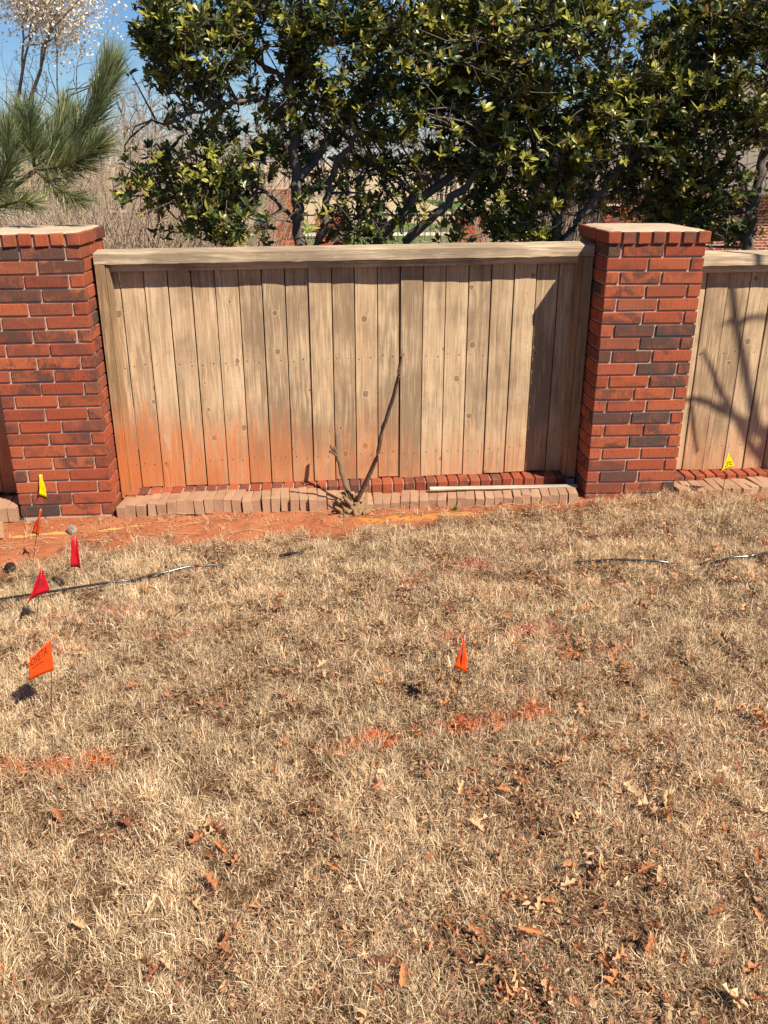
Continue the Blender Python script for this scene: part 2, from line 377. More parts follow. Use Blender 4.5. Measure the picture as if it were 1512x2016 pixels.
# ------------------------------------------------------------------ brick pillars
BL, BH, BD, JT = .243, .0665, .076, .012
BRICKS = [box_mesh("brick", BL, BD, BH, .003, .0016, s) for s in range(5)]
CAPB = [box_mesh("cap_brick", .0775, .245, .070, .005, .0022, s+20) for s in range(4)]
SMALLB = box_mesh("cap_side_brick", .1, .245, .070, .004, .001, 40)
def pillar(name, label, base, rotz=0., lean=0., courses=21, top='A', dark=(), seed=1, detail=True):
    r = random.Random(seed); Wd = .076+2*JT+2*BL
    e = thing(name, label, 'pillar', base, (0, math.radians(lean), rotz), 'brick fence pillars' if detail else 'distant brick pillars')
    pitch = BH+JT; h = Wd/2; Ht = courses*pitch
    core = box_mesh("mortar", Wd-.020, Wd-.020, Ht+.25, 0); obj("mortar", core, MM, e, (0, h, Ht/2-.125))
    for i in range(courses):
        a = ((courses-1-i) % 2 == 0) == (top == 'A'); sg = 1 if a else -1
        for side in range(4):
            if not detail and side == 2: continue
            for k in range(2):
                x = sg*(-h+BD+JT+BL/2+k*(BL+JT)); y = -h+BD/2
                ang = side*math.pi/2*1
                px, py = x*math.cos(ang)-y*math.sin(ang), x*math.sin(ang)+y*math.cos(ang)
                o = obj("brick", r.choice(BRICKS), MB, e, (px+r.uniform(-.0012, .0012), py+h+r.uniform(-.0015, .0015), (i+.5)*pitch+r.uniform(-.001, .001)),
                        (0, r.uniform(-.004, .004), ang+r.choice((0, math.pi))+r.uniform(-.004, .004)))
                kk = k if a else 1-k
                row = courses-i                            # 1 = under the cap
                d = r.uniform(.75, 1.0) if (side == 0 and (row, kk) in dark) else (.9 if (side != 0 and r.random() < .10) else (.35 if r.random() < .2 else 0.))
                o.color = (d, r.choice((.2, .6, 1, 1)), 0, 1)
    zc = Ht+.035-.001; Wc = Wd+.030; p7 = (Wc-.0775)/6
    for k in range(7):
        for back in (0, 1):
            if back and not detail: continue
            o = obj("cap_brick", r.choice(CAPB), MB, e, (-Wc/2+.0388+k*p7+r.uniform(-.002, .002), (-.015+.1225) if not back else Wd+.015-.1225, zc+r.uniform(-.0015, .0015)), (0, 0, r.uniform(-.012, .012)))
            o.color = (.0 if r.random() < .85 else .5, .45, 0, 1)
    for s in (-1, 1):
        o = obj("cap_brick", SMALLB, MB, e, (s*(Wc/2-.1225-.001), h, zc), (0, 0, math.pi/2)); o.color = (.2, .6, 0, 1)
    obj("cap_core", box_mesh("cap_core", Wc-.034, Wc-.034, .066, 0), MM, e, (0, h, zc-.003))
    # lumpy mortar wash over the top
    k = 15; g = np.linspace(-1, 1, k); a, b = np.meshgrid(g, g); rr = np.maximum(abs(a), abs(b))
    z = np.where(rr > .99, -.003, .006+.004*fbm(a*3+seed, b*3, 5)); q = Wc/2-.003
    V = np.stack([(a*q).ravel()+np.where(rr > .99, (fbm(a*8, b*8, seed)-.5)*.012, 0).ravel(), (b*q+h).ravel(), (zc+.035+z).ravel()], 1)
    i = (np.arange(k-1)[:, None]*k+np.arange(k-1)[None]).ravel()
    obj("mortar_top", new_mesh("mortar_top", V, [np.stack([i, i+1, i+k+1, i+k], 1)], False), MC, e)
    return e
pillar("brick_pillar", "large brick pillar under the pine branch, behind the yellow flag", (-.293, 0, 0.004), 0, -.55, 21, 'B', {(1, 0), (1, 1), (4, 0), (21, 0)}, 3)
pillar("brick_pillar", "brick pillar standing between the two sunlit cedar fence panels", (3.037+.293, -.045, .003), 0, .15, 21, 'A', {(7, 0), (7, 1), (8, 1), (10, 1), (14, 1), (16, 1), (19, 0), (21, 1)}, 8)

# ------------------------------------------------------------------ cedar fence panels
MNAIL = m_plain("rusty_nail", (.06, .035, .025), .7, .3)
def fence(label, x0, x1, zt0, zt1, zb0, zb1, seed, first=None):
    r = random.Random(seed); L = x1-x0
    zt = lambda x: zt0+(zt1-zt0)*(x-x0)/L
    zb = lambda x: zb0+(zb1-zb0)*(x-x0)/L
    yf, yb = .2, .30
    e = thing("cedar_fence", label, 'fence', (x0, yf, 0), (0, 0, 0), 'cedar fence panels')
    def hx(name, xa, xb, ya, yb_, z0a, z1a, z0b, z1b, mat, bev=.002):
        c = [(xa, ya, z0a), (xb, ya, z0b), (xb, yb_, z0b), (xa, yb_, z0a), (xa, ya, z1a), (xb, ya, z1b), (xb, yb_, z1b), (xa, yb_, z1a)]
        o0 = np.array([xa, ya, z0a]); me = hexa_mesh(name, np.array(c)-o0, bev)
        return obj(name, me, mat, e, o0-np.array([x0, yf, 0]))
    # weathered top rail: uneven lower lip, so a long strip with jittered rows
    nseg = 60; xs = np.linspace(x0+.003, x1-.003, nseg+1); prof = [(0, -.064), (0, -.004), (.006, 0), (.142, .012), (.142, -.04), (.10, -.04), (.10, -.064)]
    V = []
    for x in xs:
        j = (fbm(np.array([x*9.]), np.array([seed*3.]), 7)[0]-.5); j2 = (fbm(np.array([x*23.]), np.array([seed*5.]), 8)[0]-.5)
        for k, (py, pz) in enumerate(prof):
            V.append((x-x0, py+(j*.006 if k < 3 else 0), zt(x)+pz+(j*.005+j2*.005 if k == 0 else j2*.003)))
    V = np.array(V); k = len(prof); F = []
    for a in range(nseg):
        for b in range(k): F.append((a*k+b, (a+1)*k+b, (a+1)*k+(b+1) % k, a*k+(b+1) % k))
    me = new_mesh("top_rail", V, [np.array(F)])
    bm = bmesh.new(); bm.from_mesh(me); bm.faces.new([bm.verts[i] for i in range(k)] if False else [v for v in bm.verts][:k]); bm.faces.new([v for v in bm.verts][-k:][::-1]); bmesh.ops.recalc_face_normals(bm, faces=bm.faces); bm.to_mesh(me); bm.free()
    obj("top_rail", me, MWX, e)
    hx("trim", x0+.07, x1-.07, yb-.045, yb-.003, zt(x0)-.112, zt(x0)-.0645, zt(x1)-.112, zt(x1)-.0645, MWX)
    for s, (a, b, c) in ((0, (x0+.004, x0+.062, x0+.084)), (1, (x1-.062, x1-.004, x1-.084))):
        zz = zt(a)-.0665; z0 = zb(a)-.03
        hx("stile", a, b, yf+.002, yb+.03, z0, zz, z0, zz+(zt1-zt0)/L*(b-a), MWF)
        lo, hi = min(b if s == 0 else c, c if s == 0 else a), max(b if s == 0 else c, c if s == 0 else a)
        hx("stop", lo+.001, hi-.001, yf+.014, yb-.001, z0+.004, zz-.001, z0+.004, zz-.001, MWF)
    x = x0+.045 if first is None else first-.1435*math.ceil((first-x0-.045)/.1435); N = Tubes()
    while x < x1-.05:
        xa, xb = max(x, x0+.064), min(x+.1435, x1-.064)
        gap = r.uniform(.0018, .0042)
        if xb-xa > .02:
            dy = r.uniform(-.004, .004); z0 = zb((xa+xb)/2)+r.uniform(-.006, .006)
            bw = xb-xa-2*gap; z1 = zt(xa)-.06
            cup = r.uniform(-.002, .004)
            c = [(0, 0, 0), (bw, cup, r.uniform(-.003, .003)), (bw, .016+cup, 0), (0, .016, 0), (0, dy*.6, z1-z0), (bw, cup+dy*.3, z1-z0), (bw, .016+cup, z1-z0), (0, .016+dy*.6, z1-z0)]
            obj("board", hexa_mesh("board", c, .0022), MWZ, e, (xa+gap-x0, yb+dy-yf, z0))
            for zz in (z0+.17, z0+.82):
                for f in (.24, .76):
                    nx, nz = xa+bw*f+r.uniform(-.008, .008)-x0, zz+r.uniform(-.012, .012)+.004*(x-x0)
                    N.add([(nx, yb-yf+.004, nz), (nx, yb-yf+dy*(1-.4*(zz-z0))-.0010, nz)], .0034, 6)
            if xb+.072 < x1-.064: obj("board", hexa_mesh("board", [(a_, b_+.0, c_) for a_, b_, c_ in c], 0), MWZ, e, (xa+gap-x0+.072, yb+.055-yf, z0))  # unseen rear boards, added to block light showing through the front gaps
        x += .1435
    obj("back_rail", hexa_mesh("back_rail", [(.07, 0, 0), (L-.07, 0, zt1-zt0), (L-.07, .036, zt1-zt0), (.07, .036, 0), (.07, 0, .085), (L-.07, 0, .085+zt1-zt0), (L-.07, .036, .085+zt1-zt0), (.07, .036, .085)]), MWX, e, (0, yb+.0175-yf+.003, zb0+.78))
    tag(obj("nails", N.mesh("nails"), MNAIL, e), kind='stuff')
    return e
fence("cedar plank fence panel with red clay stains behind the cut stump", 0.002, 3.036, 1.592, 1.624, .066, .134, 2, .1235)
fence("cedar plank fence panel with branch shadows, behind the far yellow flag", 3.624, 6.7, 1.556, 1.59, .108, .14, 5)
fence("dark shaded cedar fence panel beside the large pillar, mostly out of view", -3.7, -.588, 1.56, 1.59, .05, .06, 9)

# ------------------------------------------------------------------ brick edging under the fence
PAV = [box_mesh("paver", .057, .198, .098, .0022, .0035, s+60) for s in range(5)]
ROWL = [box_mesh("sill_brick", .064, .20, .085, .004, .0015, s+80) for s in range(4)]
def edging(label1, label2, x0, x1, fy, ztop, zred, yred0, seed):
    r = random.Random(seed)
    e = thing("paver_edging", label1, 'edging', (x0, 0, 0), group='tan paver edgings')
    x = x0+.03; tw = 0; drop = 0
    while x < x1-.02:
        if r.random() < .25: tw = r.uniform(-.16, .08); drop = r.uniform(-.012, .006)
        y = fy(x)+.099+r.uniform(-.012, .012); z = ztop(x)-.049+drop+r.uniform(-.004, .004)
        obj("paver", r.choice(PAV), MPV, e, (x-x0, y, z), (r.uniform(-.09, .05), r.uniform(-.05, .05), tw+r.uniform(-.03, .03)))
        x += .0588+abs(tw)*.008+r.uniform(0, .0015)
    g = thing("brick_sill", label2, 'brick sill', (x0, 0, 0), group='red brick sills')
    obj("mortar", hexa_mesh("sill_mortar", [(0, yred0+.012, -.12), (x1-x0, yred0+.012, -.12), (x1-x0, yred0+.19, -.12), (0, yred0+.19, -.12),
        (0, yred0+.012, zred(x0)-.014), (x1-x0, yred0+.012, zred(x1)-.014), (x1-x0, yred0+.19, zred(x1)-.014), (0, yred0+.19, zred(x0)-.014)], 0), MM, g)
    x = x0+.04
    while x < x1-.03:
        o = obj("sill_brick", r.choice(ROWL), MB, g, (x-x0, yred0+.10+r.uniform(-.003, .003), zred(x)-.0435+r.uniform(-.003, .003)), (r.uniform(-.01, .01), r.uniform(-.02, .02), r.uniform(-.02, .02)))
        o.color = (.6 if r.random() < .12 else 0, r.choice((.3, .8)), 0, 1)
        x += .0735
I = lambda xs, ys: (lambda x: float(np.interp(x, xs, ys)))
edging("row of tan pavers set on edge before the clay-stained fence panel", "red brick sill under the clay-stained fence panel", .03, 3.03,
       I([0, .5, 1.2, 1.7, 2.2, 3], [-.035, -.01, -.035, -.075, -.08, -.10]), I([0, .5, 1.2, 1.6, 1.8, 2.2, 3], [.072, .090, .094, .074, .072, .082, .106]),
       I([0, .8, 1.5, 2.2, 3.0], [.072, .084, .101, .112, .130]), .19, 4)
edging("row of tan pavers before the fence panel with branch shadows", "red brick sill under the fence panel with branch shadows", 3.64, 6.6,
       I([3.6, 4.2, 6.6], [-.11, -.09, -.09]), I([3.6, 4.2, 6.6], [.110, .118, .15]), I([3.6, 6.6], [.106, .14]), .19, 6)
edging("tan pavers on the shaded side of the large pillar", "red brick sill in shade beside the large pillar", -3.6, -.61,
       I([-3, -.6], [-.02, -.01]), I([-3, -.6], [.05, .075]), I([-3, -.6], [.04, .05]), .19, 7)
b = tag(obj("loose_paver", PAV[2].copy(), MPV, None, (-.69, -.25, .040), (0, 0, .9)), "loose tan paver on the clay before the large pillar", "paver")

# ------------------------------------------------------------------ white lath resting on the pavers
a, c = P(846, 963, .06), P(1136, 958, .05)
lath = box_mesh("wood_lath", float(np.linalg.norm(c-a)), .032, .008, .0012, .001, 3)
o = tag(obj("wood_lath", lath, m_wood("pale_lath", 'x', (.58, .50, .40), (.46, .39, .30), (.30, .25, .20), False, 9.0, False), None, (a+c)/2+np.array([0, 0, .004]),
    (.25, -math.atan2(c[2]-a[2], c[0]-a[0]), math.atan2(c[1]-a[1], c[0]-a[0]))), "long pale wooden lath lying on the tan pavers", "lath")

# ------------------------------------------------------------------ cut shrub stump
st = thing("shrub_stump", "cut shrub stump with one long bare stem and a short forked one", "stump", (1.50, -.10, .03))
s0 = np.array([1.50, -.10, .03])
def stem(name, pts, rad, n=14, k=8, mat=MSTUMP, wob=.004, seed=0):
    rr = np.random.RandomState(seed); q = smooth_line(pts, n); q[1:-1] += rr.normal(0, wob, (n-2, 3))
    R = np.interp(np.linspace(0, 1, n), np.linspace(0, 1, len(rad)), rad)*(1+rr.normal(0, .05, n))
    T = Tubes(); T.add(q-s0, R, k); return T
T = stem("long", [(1.545, -.12, .03), P(703, 985, -.14), P(716, 960, -.18), P(731, 925, -.24), P(745, 890, -.30), P(752, 850, -.36), P(765, 812, -.42), P(775, 780, -.47), P(783, 745, -.53), P(788, 715, -.57), P(791, 688, -.60)], [.024, .015, .013, .012, .011, .009, .007], 26, 9, wob=.0014, seed=1)
tp = P(791, 690, -.6)-s0; T.add([tp-[.003, 0, .03], tp+[.014, -.006, -.016]], [.008, .006], 6)
q = P(785, 725, -.56)-s0; T.add([q, q+[.016, -.004, .006]], [.008, .004], 6); q = P(783, 742, -.53)-s0; T.add([q, q+[.018, 0, -.004]], [.007, .004], 6)
q = P(731, 925, -.24)-s0; T.add([q, q+[.02, 0, .01]], [.007, .003], 6)
obj("long_stem", T.mesh("long_stem"), MSTUMP, st)
T = stem("short", [(1.475, -.11, .02), P(686, 975, -.08), P(676, 935, -.02), P(669, 905, .04), P(662, 893, .06)], [.027, .022, .019, .018, .017], 14, 9, seed=2)
T.add(np.array([P(666, 900, .05), P(664, 880, .07), P(663, 862, .09), P(662, 846, .10)])-s0, [.016, .013, .012, .011], 8)
T.add(np.array([P(665, 898, .05), P(656, 890, .05), P(648, 888, .05)])-s0, [.014, .011, .009], 7)
T.add(np.array([P(657, 890, .05), P(652, 880, .05), P(651, 876, .05)])-s0, [.009, .008, .007], 6)
T.add(np.array([P(666, 897, .05), P(660, 885, .04), P(658, 878, .04)])-s0, [.01, .007, .006], 6)
obj("forked_stem", T.mesh("forked_stem"), MSTUMP, st)
T = Tubes(); rr = np.random.RandomState(5)
for k in range(46):
    a = rr.uniform(0, 2*math.pi); b0 = np.array([rr.normal(.015, .030), rr.normal(-.01, .025), -.03]); d = np.array([math.cos(a)*.55, math.sin(a)*.4, rr.uniform(.5, 1.2)])
    L = rr.uniform(.05, .15); p1 = b0+d*L*.5+rr.normal(0, .008, 3); p2 = b0+d*L+rr.normal(0, .013, 3)
    T.add([b0, p1, p2], [rr.uniform(.016, .028), rr.uniform(.012, .024), rr.uniform(.005, .012)], 6)
for k in range(9):                                         # fine dead shoots at the foot
    a = rr.uniform(0, 6.28); b0 = np.array([.02, -.01, .04]); T.add([b0, b0+np.array([math.cos(a)*.05, math.sin(a)*.03, rr.uniform(.04, .09)]), b0+np.array([math.cos(a)*.10, math.sin(a)*.06, rr.uniform(.06, .17)])], [.004, .003, .0015], 4)
for k in range(8):
    a = k*.8+rr.uniform(0, .4); T.add([(.01, 0, .03), (.01+.05*math.cos(a), .04*math.sin(a), .005), (.01+.10*math.cos(a), .08*math.sin(a), -.02)], [.024, .016, .006], 6)
obj("root_crown", T.mesh("root_crown"), m_bark("torn_wood", (.12, .06, .03), (.40, .25, .13), 70), st)

# ------------------------------------------------------------------ black irrigation pipe in the grass
pts = [(-2.4, -1.75), (-1.0, -1.40), (-.321, -1.206), (.155, -1.057), (.45, -.95), (.663, -.863), (1.193, -.752), (1.65, -.83), (2.066, -.933), (2.681, -1.031), (3.0, -1.075), (3.268, -1.093), (3.612, -1.084), (3.772, -1.062), (4.6, -.9), (6, -.7)]
q = smooth_line([(x, y, 0) for x, y in pts], 110)
up = np.interp(q[:, 0], [-2, -.32, .2, .32, .42, .58, .68, 1.0, 1.12, 1.22, 1.4, 2.5, 2.62, 2.7, 2.8, 2.9, 3.15, 3.3, 3.4, 3.55, 6],
               [.030, .032, .022, .006, .018, .020, .004, .0, .004, .003, -.03, -.03, -.01, .008, .012, .024, .020, -.005, -.005, .030, .034])
zs = np.convolve(np.pad(ground_z(q[:, 0], q[:, 1]), 4, 'edge'), np.ones(9)/9, 'valid')
q[:, 2] = zs+up+np.where(up > .003, .014, 0)
T = Tubes(); T.add(q, .0066, 8); tag(obj("irrigation_pipe", T.mesh("irrigation_pipe"), m_plain("black_poly", (.012, .012, .014), .2, .7, .2)), "thin black plastic pipe running across the dry lawn", "pipe")

# ------------------------------------------------------------------ marking flags
MWIRE = m_plain("flag_wire", (.16, .14, .12), .4, .5, .2, 20, .8)
MRED, MORG, MYEL = m_vinyl("red_vinyl", (.62, .012, .028)), m_vinyl("orange_vinyl", (.85, .10, .012)), m_vinyl("yellow_vinyl", (.85, .66, .0))
MINK = m_plain("black_ink", (.05, .015, .01), .6, .2)
def flag(label, base, quad, depth, mat, wiretop, text=None, nu=8, nv=8, curl=.012, wr=.0021):
    """quad: pixel corners top-left, top-right, bottom-right, bottom-left on the vertical plane through the wire; depth: offsets towards the viewer"""
    b = G(*base); Y0 = b[1]
    b[2] = ground_z(b[0], b[1])
    e = thing("marking_flag", label, 'flag', b, group='utility marking flags')
    C = [P(x, y, Y0+d) for (x, y), d in zip(quad, depth)]
    def surf(u, v, off=0):
        p = (C[0]*(1-u)+C[1]*u)*(1-v)+(C[3]*(1-u)+C[2]*u)*v
        nrm = np.cross(C[1]-C[0], C[3]-C[0])+np.cross(C[2]-C[1], C[2]-C[3]); nrm = nrm/(np.linalg.norm(nrm)+1e-9)
        if nrm[1] > 0: nrm = -nrm
        return p+nrm*(curl*(math.sin(u*5.2+.6+v*1.7)*(.3+v)+.35*abs(math.sin(u*9+v*4))+.22*math.sin(v*11-u*5))+off)
    V = [surf(i/nu, j/nv, s) for s in (0, -.0006) for j in range(nv+1) for i in range(nu+1)]
    k = nu+1; N = k*(nv+1); F = []
    for j in range(nv):
        for i in range(nu):
            a = j*k+i; F.append((a, a+1, a+k+1, a+k)); F.append((N+a, N+a+k, N+a+k+1, N+a+1))
    for j in range(nv): F += [(j*k, (j+1)*k, N+(j+1)*k, N+j*k), (j*k+nu, N+j*k+nu, N+(j+1)*k+nu, (j+1)*k+nu)]
    for i in range(nu): F += [(i, N+i, N+i+1, i+1), (nv*k+i, nv*k+i+1, N+nv*k+i+1, N+nv*k+i)]
    cl = obj("pennant", new_mesh("pennant", np.array(V)-b, [np.array(F)], True), mat, e)
    top = P(wiretop[0], wiretop[1], Y0)-b
    T = Tubes(); T.add([(0, 0, -.05), top*.5+np.array([.004, 0, 0]), top], wr, 5); obj("wire", T.mesh("wire"), MWIRE, e)
    if text:
        for body, u0, u1, v0, v1 in text:
            cu = bpy.data.curves.new("lettering", 'FONT'); cu.body = body; cu.size = 1; cu.resolution_u = 3
            to = bpy.data.objects.new("tmp", cu); COL.objects.link(to); bpy.context.view_layer.update()
            me = bpy.data.meshes.new_from_object(to.evaluated_get(bpy.context.evaluated_depsgraph_get())); bpy.data.objects.remove(to); bpy.data.curves.remove(cu)
            co = np.array([v.co[:] for v in me.vertices]); mn, mx = co.min(0), co.max(0)
            for v in me.vertices:
                a = (v.co.x-mn[0])/(mx[0]-mn[0]); c = (v.co.y-mn[1])/(mx[1]-mn[1])
                v.co = surf(u0+(u1-u0)*a, v1+(v0-v1)*c, .0007)-b
            obj("lettering", me, MINK, cl)
    return e
flag("yellow flag standing before the large pillar at the lawn's edge", (90, 1020), [(76, 934), (83, 934), (90, 978), (74, 974)], [0, 0, 0, -.03], MYEL, (79, 933))
flag("yellow flag with printed lines at the foot of the far fence panel", (1419, 984), [(1434, 892), (1437, 895), (1444, 917), (1417, 931)], [0, 0, .02, -.04], MYEL, (1435, 891), [("-~--~-", .25, .92, .52, .66), ("~--~-~-", .25, .92, .72, .84)], curl=.006)
flag("narrow orange flag on a tall wire at the bare clay", (60, 1106), [(77, 1003), (83, 1003), (72, 1052), (61, 1049)], [0, 0, .02, -.02], MORG, (80, 1001), wr=.0021)
flag("slim red flag nearest the pinecone", (144, 1172), [(141, 1058), (151, 1056), (160, 1118), (140, 1116)], [0, 0, -.01, -.01], MRED, (148, 1055), curl=.007)
flag("broad red flag drooping over the black pipe", (66, 1236), [(80, 1117), (84, 1119), (96, 1161), (51, 1188)], [0, 0, .02, -.05], MRED, (83, 1116), curl=.008)
flag("orange flag with handwritten letters in the grass", (97, 1405), [(58, 1296), (99, 1258), (106, 1318), (57, 1340)], [-.06, 0, 0, -.06], MORG, (101, 1256), [("OVETA", .06, .82, .09, .40), ("~-~~-", .1, .6, .50, .56)], curl=.004)
flag("lone orange flag in the middle of the lawn near the orange paint", (893, 1402), [(908, 1256), (916, 1254), (914, 1321), (889, 1312)], [0, 0, .01, -.04], MORG, (915, 1249), curl=.013)

# ------------------------------------------------------------------ dry lawn
PAINT = [((1.328, -2.55), (1.563, -2.494), .045, (.80, .18, .035), .65), ((1.54, -2.50), (1.70, -2.455), .050, (.86, .15, .02), .95), ((1.70, -2.45), (1.88, -2.42), .060, (.86, .15, .02), .85), ((1.88, -2.41), (2.20, -2.350), .055, (.86, .15, .02), .92),
         ((.02, -2.54), (.50, -2.53), .055, (.82, .20, .05), .72), ((.36, -2.53), (.50, -2.53), .04, (.86, .15, .02), .7),
         ((-.039, -1.393), (.45, -1.36), .07, (.72, .10, .09), .28), ((.5, -1.6), (.74, -1.59), .06, (.70, .09, .08), .35), ((.0, -1.75), (.2, -1.72), .06, (.72, .10, .08), .35),
         ((2.04, -.975), (2.20, -.955), .07, (.66, .06, .07), .8), ((2.20, -1.725), (2.40, -1.705), .05, (.72, .04, .05), .8), ((1.85, -1.75), (2.0, -1.74), .035, (.7, .06, .05), .6), ((2.38, -1.95), (2.5, -1.9), .05, (.8, .2, .04), .5),
         ((1.75, -1.2), (2.0, -1.1), .06, (.66, .10, .08), .3), ((2.3, -1.35), (2.5, -1.25), .06, (.66, .12, .08), .3), ((2.55, -1.95), (2.72, -1.9), .05, (.7, .14, .05), .6), ((.1, -1.28), (.3, -1.31), .04, (.72, .10, .09), .4)]
def spray(x, y, c, R):
    N = len(x); jx = x+(fbm(x*22, y*22, 71)-.5)*.09; jy = y+(fbm(x*22, y*22, 72)-.5)*.09; br = np.clip((fbm(x*17, y*17, 77)-.36)*5, .06, 1)
    for a, b, rad, pc, am in PAINT:
        a = np.array(a); b = np.array(b); ab = b-a; tt = np.clip(((jx-a[0])*ab[0]+(jy-a[1])*ab[1])/(ab@ab), 0, 1)
        dist = np.hypot(jx-a[0]-tt*ab[0], jy-a[1]-tt*ab[1])
        hit = R.uniform(0, 1, N) < 1.0*am*np.clip(1.25-(dist/rad), 0, 1)*br
        mxp = R.uniform(.4, .9, (hit.sum(), 1)); c[hit] = c[hit]*(1-mxp)+np.array(pc)*mxp*R.uniform(.8, 1.05, (hit.sum(), 1))
    return c
def grass(name, NT_, per, seed, region, L0, L1, wmin, wmax, cover=None):
    R = np.random.RandomState(seed)
    x0, x1, y0, y1 = region
    x = R.uniform(x0, x1, NT_); y = R.uniform(y0, y1, NT_)
    x = np.repeat(x, per); y = np.repeat(y, per); N = NT_*per; ta = np.repeat(R.uniform(0, 6.28, NT_), per); tl = np.repeat(R.uniform(.65, 1.3, NT_), per); tcol = np.repeat(R.uniform(0, 1, NT_), per)
    x = x+R.normal(0, .009, N); y = y+R.normal(0, .009, N)
    edge = soil_edge(x)+(fbm(x*5, y*5, 31)-.5)*.55+(fbm(x*17, y*17, 33)-.5)*.18
    keep = (y < edge) | ((np.repeat(R.uniform(0, 1, NT_), per) < .05) & (y < -.06+.0*x))
    keep &= ~((((x+.46)/.17)**2+((y+.92)/.16)**2 < R.uniform(.5, 1.5, N)))
    cl = .55*fbm(x*7, y*7, 41, 2)+.45*fbm(x*19, y*19, 43, 2); keep &= R.uniform(0, 1, N) < np.clip((cl-.26)*4.0, .22, 1)
    if cover is not None: keep &= cover(x, y, R)
    x = x[keep]; y = y[keep]; N = len(x); cl = cl[keep]; ta = ta[keep]; tl = tl[keep]; tcol = tcol[keep]
    z = ground_z(x, y)-.004
    ang = ta+R.normal(0, 1.5, N)
    tilt = np.clip(R.normal(.66, .42, N), .05, 1.45)
    L = R.uniform(L0, L1, N)*tl*(.12+1.55*cl)*np.where(R.uniform(0, 1, N) < .04, 1.6, 1)
    wd = R.uniform(wmin, wmax, N)
    d = np.stack([np.cos(ang)*np.sin(tilt), np.sin(ang)*np.sin(tilt), np.cos(tilt)], 1)
    curl = R.normal(0, .45, (N, 3)); curl[:, 2] -= .35
    s = np.stack([-np.sin(ang), np.cos(ang), R.normal(0, .5, N)], 1); s /= np.linalg.norm(s, axis=1, keepdims=True)
    base = np.stack([x, y, z], 1)
    m = base+d*(L*.5)[:, None]; d2 = d+curl; d2 /= np.linalg.norm(d2, axis=1, keepdims=True); d2[:, 2] = np.maximum(d2[:, 2], -.25)
    t = m+d2*(L*.55)[:, None]
    V = np.stack([base-s*(wd*.5)[:, None], base+s*(wd*.5)[:, None], m-s*(wd*.45)[:, None], m+s*(wd*.45)[:, None], t], 1)
    V[:, 2:, 2] = np.maximum(V[:, 2:, 2], z[:, None]+.004)
    pal = np.array([(.75, .565, .345), (.62, .45, .265), (.90, .735, .50), (.44, .315, .19), (.18, .12, .075), (.52, .335, .195)])
    k = R.choice(6, N, p=[.26, .20, .18, .13, .13, .10]); c = pal[k]*R.uniform(.8, 1.15, (N, 1))*(.66+.5*tcol[:, None]+.0*x[:, None])*(.60+.85*cl[:, None])
    tone = fbm(x*1.6, y*1.6, 61)[:, None]; c = c*(.80+.42*tone)
    red = (sstep(-.25, .12, y-soil_edge(x))*.6)[:, None]*R.uniform(0, 1, (N, 1)); c = c*(1-red)+np.array([(.50, .24, .12)])*red
    c = spray(x, y, c, R)
    i = np.arange(N)*5
    me = new_mesh(name, V.reshape(-1, 3), [np.stack([i, i+1, i+3, i+2], 1), np.stack([i+2, i+3, i+4], 1)], False, np.repeat(c, 5, 0))
    return tag(obj(name, me, MGRASS), "short dead straw-coloured lawn grass with sprayed paint marks", "grass", kind='stuff')
def thatch(N, seed):                                       # matted dead blades lying flat between the tufts
    R = np.random.RandomState(seed); x = R.uniform(-1.2, 4.8, N); y = R.uniform(-4.25, .0, N)
    lo = np.interp(y, [-4.2, -3.6, -.9, 0], [.2, .25, -.6, -.8]); hi = np.interp(y, [-4.2, -3.6, -.9, 0], [2.7, 2.75, 4.1, 4.4])
    k = (y < soil_edge(x)+(fbm(x*5, y*5, 31)-.5)*.55+(fbm(x*17, y*17, 33)-.5)*.18+.03) & (((x > lo) & (x < hi)) | (R.uniform(0, 1, N) < .3)); x = x[k]; y = y[k]; N = len(x)
    a = R.uniform(0, 6.28, N); L = R.uniform(.012, .034, N); w = R.uniform(.0008, .0022, N)
    d = np.stack([np.cos(a), np.sin(a), R.normal(0, .12, N)], 1); s = np.stack([-np.sin(a), np.cos(a), R.normal(0, .6, N)], 1)
    c = np.stack([x, y, ground_z(x, y)+R.uniform(.0005, .006, N)], 1)
    V = np.stack([c-d*L[:, None]-s*w[:, None], c-d*L[:, None]+s*w[:, None], c+d*L[:, None]], 1).reshape(-1, 3)
    pal = np.array([(.30, .18, .10), (.20, .115, .06), (.42, .28, .15), (.26, .135, .07), (.52, .36, .20), (.14, .075, .04)]); col = pal[R.randint(0, 6, N)]*R.uniform(.8, 1.15, (N, 1)); col = spray(x, y, col, R); i = np.arange(N)*3
    tag(obj("thatch", new_mesh("thatch", V, [np.stack([i, i+1, i+2], 1)], False, np.repeat(col, 3, 0)), MGRASS), "matted dead thatch lying flat between the grass tufts", "thatch", kind='stuff')
thatch(240000, 14)
def inview(x, y, R):                                       # full density where the lawn is close, thinner at the sides
    lo = np.interp(y, [-4.2, -3.6, -.9, 0], [.2, .25, -.6, -.8]); hi = np.interp(y, [-4.2, -3.6, -.9, 0], [2.7, 2.75, 4.1, 4.4])
    return ((x > lo) & (x < hi)) | (R.uniform(0, 1, len(x)) < .3)
grass("grass", 64000, 15, 1, (-1.3, 5.0, -4.3, .02), .028, .072, .0011, .0026, inview)

